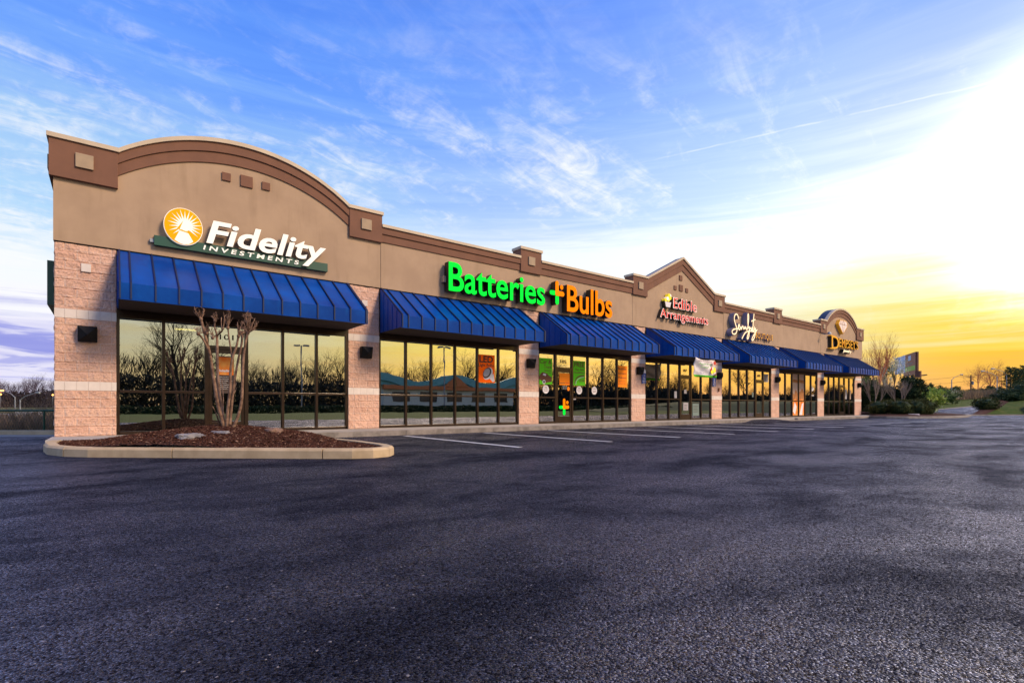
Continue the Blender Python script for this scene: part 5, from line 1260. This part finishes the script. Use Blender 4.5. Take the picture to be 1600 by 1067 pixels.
for q, (a0, a1, a2) in enumerate((((1443, 594, 150), (1480, 590.5, 142), (1516, 586, 135)), ((1516, 586, 135), (1560, 586.5, 128), (1640, 586, 118)), ((1443, 600, 150), (1480, 599, 142), (1516, 595, 135)))):
    P_ = [W(*a0), W(*a1), W(*a2)]; P_ = [P_[0], P_[0].lerp(P_[1], .6), P_[1], P_[1].lerp(P_[2], .4), P_[2]]
    tag(MB().tube(P_, .028, 4).build('power_line', 'wire'), ['overhead wire from the billboard side to the pole top', 'overhead wire running right from the pole top', 'lower overhead wire left of the utility pole'][q], 'power line')
# billboard
def billboard():
    D_ = 100; r_ = empty('billboard', W(1424, 612, D_), 'two-panel roadside billboard with brown and blue faces above the trees', 'billboard')
    org = Vector(r_.location)
    def S3(px, py, d_=D_): return W(px, py, d_)-org
    def plate(nm, m_, quad, th=.3, lab=None):
        n_ = (quad[1]-quad[0]).cross(quad[3]-quad[0]).normalized(); b = MB(); vs = list(quad)+[v_-n_*th for v_ in quad]
        b.add(vs, [(0, 1, 2, 3), (7, 6, 5, 4), (0, 4, 5, 1), (1, 5, 6, 2), (2, 6, 7, 3), (3, 7, 4, 0)]); o_ = b.build(nm, m_); o_.parent = r_; return n_
    def bl(u_, v_, back=0):  # point on the face: left edge far, right edge near
        L0, L1 = W(1398, 583, 112), W(1398, 559.5, 112); R0, R1 = W(1430.5, 578.2, 98), W(1430.5, 549.5, 98)
        L1.z = R1.z; L0.z = R0.z
        a_ = L0.lerp(L1, v_); c_ = R0.lerp(R1, v_); return a_.lerp(c_, u_)-org
    nrm = (bl(1, 0)-bl(0, 0)).cross(bl(0, 1)-bl(0, 0)).normalized()
    def q4(u0, u1, v0, v1, off): return [bl(u0, v0)+nrm*off, bl(u1, v0)+nrm*off, bl(u1, v1)+nrm*off, bl(u0, v1)+nrm*off]
    plate('panel', 'billboard_sky', q4(0, .54, 0, 1, 0)); plate('panel', 'billboard_brown', q4(.54, 1, 0, 1, 0)); plate('green_strip', 'billboard_green', q4(.54, .98, .02, .27, .03), .02)
    plate('skirt', 'billboard_brown', q4(.45, 1, -.24, 0, -.05), .1)
    plate('emblem', 'billboard_sky', q4(.68, .80, .62, .88, .03), .02); plate('text_band', 'steel_grey', q4(.62, .88, .42, .46, .03), .02); plate('text_band', 'steel_grey', q4(.66, .84, .34, .37, .03), .02)
    a_ = bl(1, -.24); c_ = bl(1, 1.0); e_ = Vector((.6, -1.0, 0))*1.4; rtv = Vector((cs, -cc, 0))*.3
    b = MB(); vs = [a_, a_+rtv, c_+rtv, c_, a_+nrm*-.25, a_+rtv+nrm*-.25, c_+rtv+nrm*-.25, c_+nrm*-.25]; b.add(vs, [(0, 1, 2, 3), (7, 6, 5, 4), (0, 4, 5, 1), (1, 5, 6, 2), (2, 6, 7, 3), (3, 7, 4, 0)]); b.build('rear_panel', 'brick_dark').parent = r_
    for u_ in (.55, .75, .93): p0 = bl(u_, -.42)-nrm*.4; p1 = bl(u_, -.05)-nrm*.4; MB().tube([p0, p1], .3, 6).build('post', 'bark_dark').parent = r_
    p0 = bl(.98, -2.2)-nrm*.5; p1 = bl(.98, -.05)-nrm*.5; MB().tube([p0, p1], .5, 10).build('column', 'brick_dark').parent = r_
    b = MB(); w0 = bl(.95, -.33); w1 = w0+Vector((cs, -cc, 0))*2.4+Vector((0, 0, .3)); b.tube([w0, w1], .12, 5); b.build('catwalk', 'bark_dark').parent = r_
billboard()
s7 = empty('roadside_sign', W(1424, 612, 96), 'grey and dark angled sign box below the billboard', 'sign'); o_ = Vector(s7.location)
for nm, m_, pxs in (('left_face', 'steel_grey', (1415, 1429)), ('right_face', 'dark_glass', (1430.5, 1440))):
    a_, c_ = W(pxs[0], 614, 98 if nm[0] == 'l' else 95)-o_, W(pxs[1], 614, 95 if nm[0] == 'l' else 97)-o_; t_ = Vector((0, 0, 2.9)); k_ = Vector((cc, cs, 0))*.4
    b = MB(); vs = [a_, c_, c_+t_, a_+t_, a_+k_, c_+k_, c_+t_+k_, a_+t_+k_]; b.add(vs, [(0, 1, 2, 3), (7, 6, 5, 4), (0, 4, 5, 1), (1, 5, 6, 2), (2, 6, 7, 3), (3, 7, 4, 0)]); b.build(nm, m_).parent = s7

# ------------------------------------------------------------------ left background
# fence
fr_ = empty('chain_fence', W(40, 660, 20), 'green chain-link fence at the left edge beyond the kerb', 'fence'); o_ = Vector(fr_.location)
def FL_(px): v_ = W(px, 641.5, 20); return Vector((v_.x, v_.y, 0))
tz = .65; L0 = FL_(-160)-Vector((o_.x, o_.y, 0)); L1 = FL_(140)-Vector((o_.x, o_.y, 0)); oz = -o_.z
MB().tube([L0+Vector((0, 0, tz+oz)), L1+Vector((0, 0, tz+oz))], .035, 6).build('top_rail', 'fence_green').parent = fr_
for px in (-121, -26, 69): q = FL_(px)-Vector((o_.x, o_.y, 0)); MB().tube([q+Vector((0, 0, -1.0+oz)), q+Vector((0, 0, tz+.03+oz))], .035, 6).build('post', 'fence_green').parent = fr_
b = MB(); n_ = 70; H0, H1 = -.55, .63
for q in range(n_):
    for sgn in (1, -1):
        x_ = L0.lerp(L1, (q+.5)/n_); x2 = L0.lerp(L1, min(1, max(0, (q+.5+sgn*5)/n_)))
        b.tube([x_+Vector((0, 0, (H0 if 1 else H1)+oz)), x2+Vector((0, 0, H1+oz))], .0032, 3, cap=False)
b.build('wire_mesh', 'fence_green').parent = fr_
# scrub below
def scatter(n, d0, d1, px0, px1, hmin, hmax, name, m_, seed, wd=.02):
    rr = random.Random(seed); b = MB()
    for _ in range(n):
        dist = d0+(d1-d0)*rr.random()**1.5; v_ = W(rr.uniform(px0, px1), 640, dist); z_ = hgt(v_.x, v_.y)-.05
        h_ = rr.uniform(hmin, hmax); an = rr.uniform(0, 6.28); w_ = Vector((math.cos(an), math.sin(an), 0))*wd*(dist/25); ln = Vector((rr.uniform(-.5, .5), rr.uniform(-.5, .5), 0))*h_
        p_ = Vector((v_.x, v_.y, z_)); m2_ = p_+ln*.5+Vector((0, 0, h_*.6)); b.add([p_-w_, p_+w_, p_+ln+Vector((0, 0, h_))], [(0, 1, 2)])
        for __ in range(3):
            e_ = m2_+Vector((rr.uniform(-.3, .3), rr.uniform(-.3, .3), rr.uniform(0, .4)))*h_; b.add([m2_-w_*.5, m2_+w_*.5, e_], [(0, 1, 2)])
    return struct(b.build(name, m_), 'stuff')
scatter(16000, 21.5, 60, -200, 130, 1.2, 3.0, 'scrub', 'scrub', 5, .014)
# highway strip
a0, a1 = W(-400, 648, 100), W(110, 648, 100); b = MB(); hz = hgt(a0.x, a0.y)
b.slab([(a0.x, a0.y), (a1.x, a1.y), (a1.x+cc*14, a1.y+cs*14), (a0.x+cc*14, a0.y+cs*14)], -2.4, -2.15); struct(b.build('highway', 'asphalt'))
def car(px, dist, m_, label, L_=4.4, Hc=1.45, van=False):
    v_ = W(px, 640, dist); r_ = empty('car', (v_.x, v_.y, -2.15), label, 'car'); r_.rotation_euler.z = math.atan2(-cc, cs)
    b = MB(); pr = [(-L_/2, .35), (L_/2, .35), (L_/2, .8), (L_*.28, .92), (L_*.14, Hc), (-L_*.30, Hc), (-L_*.45, .95), (-L_/2, .9)] if not van else [(-L_/2, .4), (L_/2, .4), (L_/2, 1.2), (L_*.36, 1.9), (L_*.24, Hc), (-L_/2, Hc)]
    b.prism(pr, -.85, .85); b.build('body', m_, None, bevel=.05).parent = r_
    b = MB(); b.prism([(L_*.25, .95), (L_*.13, Hc-.1), (-L_*.27, Hc-.1), (-L_*.40, .97)] if not van else [(L_*.44, 1.25), (L_*.34, 1.8), (L_*.27, 1.8), (L_*.27, 1.25)], -.87, .87); b.build('window', 'dark_glass').parent = r_
    for sx_ in (-L_*.3, L_*.3):
        o1 = MB().lathe([(.32, -.92), (.32, .92)], 14).build('wheel', 'tyre'); o1.parent = r_; o1.rotation_euler = (R(90), 0, 0); o1.location = (sx_, 0, .32)
    for sy_ in (-.6, .6): MB().box(L_/2, L_/2+.05, sy_-.15, sy_+.15, .55, .75).build('headlight', 'car_light').parent = r_
car(47, 104, 'car_white', 'white box van with lit sides on the highway left of the building', 5.0, 2.2, True); car(34, 108, 'car_grey', 'grey car ahead of the white van on the highway'); car(12, 106, 'car_grey', 'grey car near the left edge on the highway')
car(1, 109, 'car_white', 'white car cut by the left edge on the highway')
lamp(23.5, 620, 95, -.85, 'street lamp at the far left with glowing orange head', -2.1, True); lamp(31.5, 624, 88, 1.05, 'unlit street lamp at the far left with arm to the right', -2.1)
# far trees along the field
tm_f = [tree_meshes(120+i, 15, 'bark_purple', 'bark_purple', levels=4, spread=.55, r0=.3) for i in range(3)]
for q in range(22):
    px = -95+q*9.3+random.uniform(-3, 3); dist = 262+random.uniform(-14, 16); v_ = W(px, 630, dist)
    r_ = place_tree(tm_f[q % 3], 'bare_tree', (v_.x, v_.y, hgt(v_.x, v_.y)+1), q*1.7, random.uniform(.72, 1.02), 'tall leafless purple-grey tree in the far tree line left of the building', group='far tree line left of the building')
rr = random.Random(9); b = MB()
for _ in range(26000):
    v_ = W(rr.uniform(-150, 140), 630, rr.uniform(240, 285)); c_ = Vector((v_.x, v_.y, hgt(v_.x, v_.y)+rr.random()**1.2*(7.0+3.0*noise.noise(Vector((v_.x*.06, v_.y*.06, 0))))))
    a_ = Vector((rr.gauss(0, 1), rr.gauss(0, 1), rr.gauss(0, 1))).normalized()*rr.uniform(.3, .8); c2 = a_.cross(Vector((rr.gauss(0, 1), .3, .2))).normalized()*a_.length*.5
    b.add([c_-a_, c_+c2, c_+a_, c_-c2], [(0, 1, 2, 3)])
mat('wood_dark', (.035, .028, .035), .95, var=(.055, .04, .045), vs=.08)
struct(b.build('far_woodland', 'wood_dark'), 'stuff')
for px, py, lb in ((82.5, 617, 'glowing orange lamp among far trees beside the corner pier'), (1, 616, 'glowing orange lamp among far trees at the left edge')):
    v_ = W(px, py, 236); r_ = empty('street_lamp', (v_.x, v_.y, 0), lb, 'street lamp'); MB().tube([(0, 0, 0), (0, 0, v_.z)], .1, 5).build('pole', 'galv').parent = r_; MB().lathe([(.001, -.45), (.45, 0), (.001, .45)], 8, (0, 0, v_.z)).build('lamp_head', 'street_glow').parent = r_

# ------------------------------------------------------------------ what the shop windows mirror, across the lot
mat('bark_shadow', (.03, .024, .02), .9)
tm_r = [tree_meshes(200+i, 12, 'bark_shadow', 'bark_shadow', levels=4, spread=.6, r0=.22) for i in range(3)]
q = 0; x = -55
while x < 330:
    y = -76-10*math.sin(x*.05)+random.uniform(-7, 5); s_ = random.uniform(.75, 1.05)*(1-.35*ss(70, 180, x))
    place_tree(tm_r[q % 3], 'bare_tree', (x, y, hgt(x, y)), q*1.1, s_, 'bare tree across the lot, mirrored in the shop windows', group='trees mirrored in the shop windows'); q += 1
    x += random.uniform(2.6, 4.8)
place_tree(tm_r[1], 'bare_tree', (6, -50, hgt(6, -50)), .4, .95, 'large bare tree mirrored in the first shop window')
place_tree(tm_r[0], 'bare_tree', (118, -48, .2), 2.4, .95, 'bare tree mirrored in the third shop window')
rr = random.Random(19); b = MB()
for _ in range(90000):
    x_ = rr.uniform(-70, 330); y_ = -72-10*math.sin(x_*.05)+rr.uniform(-7, 4); hh = 6.2+2.6*noise.noise(Vector((x_*.09, 1, 0)))+2.0*noise.noise(Vector((x_*.4, 5, 0)))-3.2*ss(60, 160, x_); c_ = Vector((x_, y_, hgt(x_, y_)+rr.random()**1.3*hh))
    a_ = Vector((rr.gauss(0, .3), rr.gauss(0, .3), 1)).normalized()*rr.uniform(.35, 1.1); c2 = a_.cross(Vector((rr.gauss(0, 1), .3, .2))).normalized()*rr.uniform(.03, .09)
    b.add([c_-a_, c_+c2, c_+a_, c_-c2], [(0, 1, 2, 3)])
for _ in range(110000):
    x_ = rr.uniform(-70, 330); y_ = -70-10*math.sin(x_*.05)+rr.uniform(-6, 3); hh = 4.6+1.8*noise.noise(Vector((x_*.13, 7, 0)))-2.2*ss(60, 160, x_); c_ = Vector((x_, y_, hgt(x_, y_)+rr.random()*hh))
    a_ = Vector((rr.gauss(0, .7), rr.gauss(0, .7), 1)).normalized()*rr.uniform(.18, .42); c2 = a_.cross(Vector((rr.gauss(0, 1), .3, .2))).normalized()*rr.uniform(.10, .22)
    b.add([c_-a_, c_+c2, c_+a_, c_-c2], [(0, 1, 2, 3)])
struct(b.build('roadside_thicket', 'thicket'), 'stuff')
tb = empty('restaurant_building', (47, -66, 1), 'pale building with teal curved roof mirrored in the second shop window', 'building')
MB().box(-13, 13, -4, 4, 0, 3.2).build('wall', 'pale_wall').parent = tb
b = MB(); tp = [(-14+28*i_/20, 4.6+.7*math.cos(i_/20*math.pi*4)) for i_ in range(21)]; b.strip(tp, [(x, z-1.3) for x, z in tp], 4.05, 4.4); b.box(-14, 14, -4, 4.04, 3.2, 3.9); b.build('roof', 'teal_roof').parent = tb
b = MB(); b.box(-13.2, 13.2, 4.01, 4.6, 2.6, 3.2); b.prism([(-2.5, 3.2), (2.5, 3.2), (0, 5)], 4.41, 4.7); b.build('awning', 'orange_trim').parent = tb
for xx in (-10, -5, 0, 5, 10): MB().box(xx-1.5, xx+1.5, 4.002, 4.05, .6, 2.2).build('window', 'dark_glass').parent = tb
for xx, yy, lb in ((21, -60, 'double-head lot lamp mirrored in the first shop window, left one'), (27, -56, 'double-head lot lamp mirrored in the first shop window, right one'), (38, -50, 'tall lot lamp mirrored in the second shop window')):
    r_ = empty('lot_lamp', (xx, yy, hgt(xx, yy)), lb, 'street lamp'); MB().tube([(0, 0, 0), (0, 0, 9)], .09, 6).build('pole', 'steel_grey').parent = r_; MB().box(-1.0, -.2, -.2, .2, 8.9, 9.1).build('lamp_head', 'steel_grey').parent = r_; MB().box(.2, 1.0, -.2, .2, 8.9, 9.1).build('lamp_head', 'steel_grey').parent = r_
rr = random.Random(300); b = MB()
for _ in range(26000):
    x_ = rr.uniform(-8, 62); y_ = -26.5-.08*max(0, x_-30)+rr.uniform(-.7, .7); h_ = .55+.15*noise.noise(Vector((x_*.8, 0, 0)))
    c_ = Vector((x_, y_, .3+rr.random()*h_)); a_ = Vector((rr.gauss(0, 1), rr.gauss(0, 1), rr.gauss(0, 1))).normalized()*.1; c2 = a_.cross(Vector((rr.gauss(0, 1), .3, .2))).normalized()*.05
    b.add([c_-a_, c_+c2, c_+a_, c_-c2], [(0, 1, 2, 3)])
o1 = b.build('hedge', 'leaf_dark'); tag(o1, 'dark hedge mirrored in the second shop window', 'hedge')
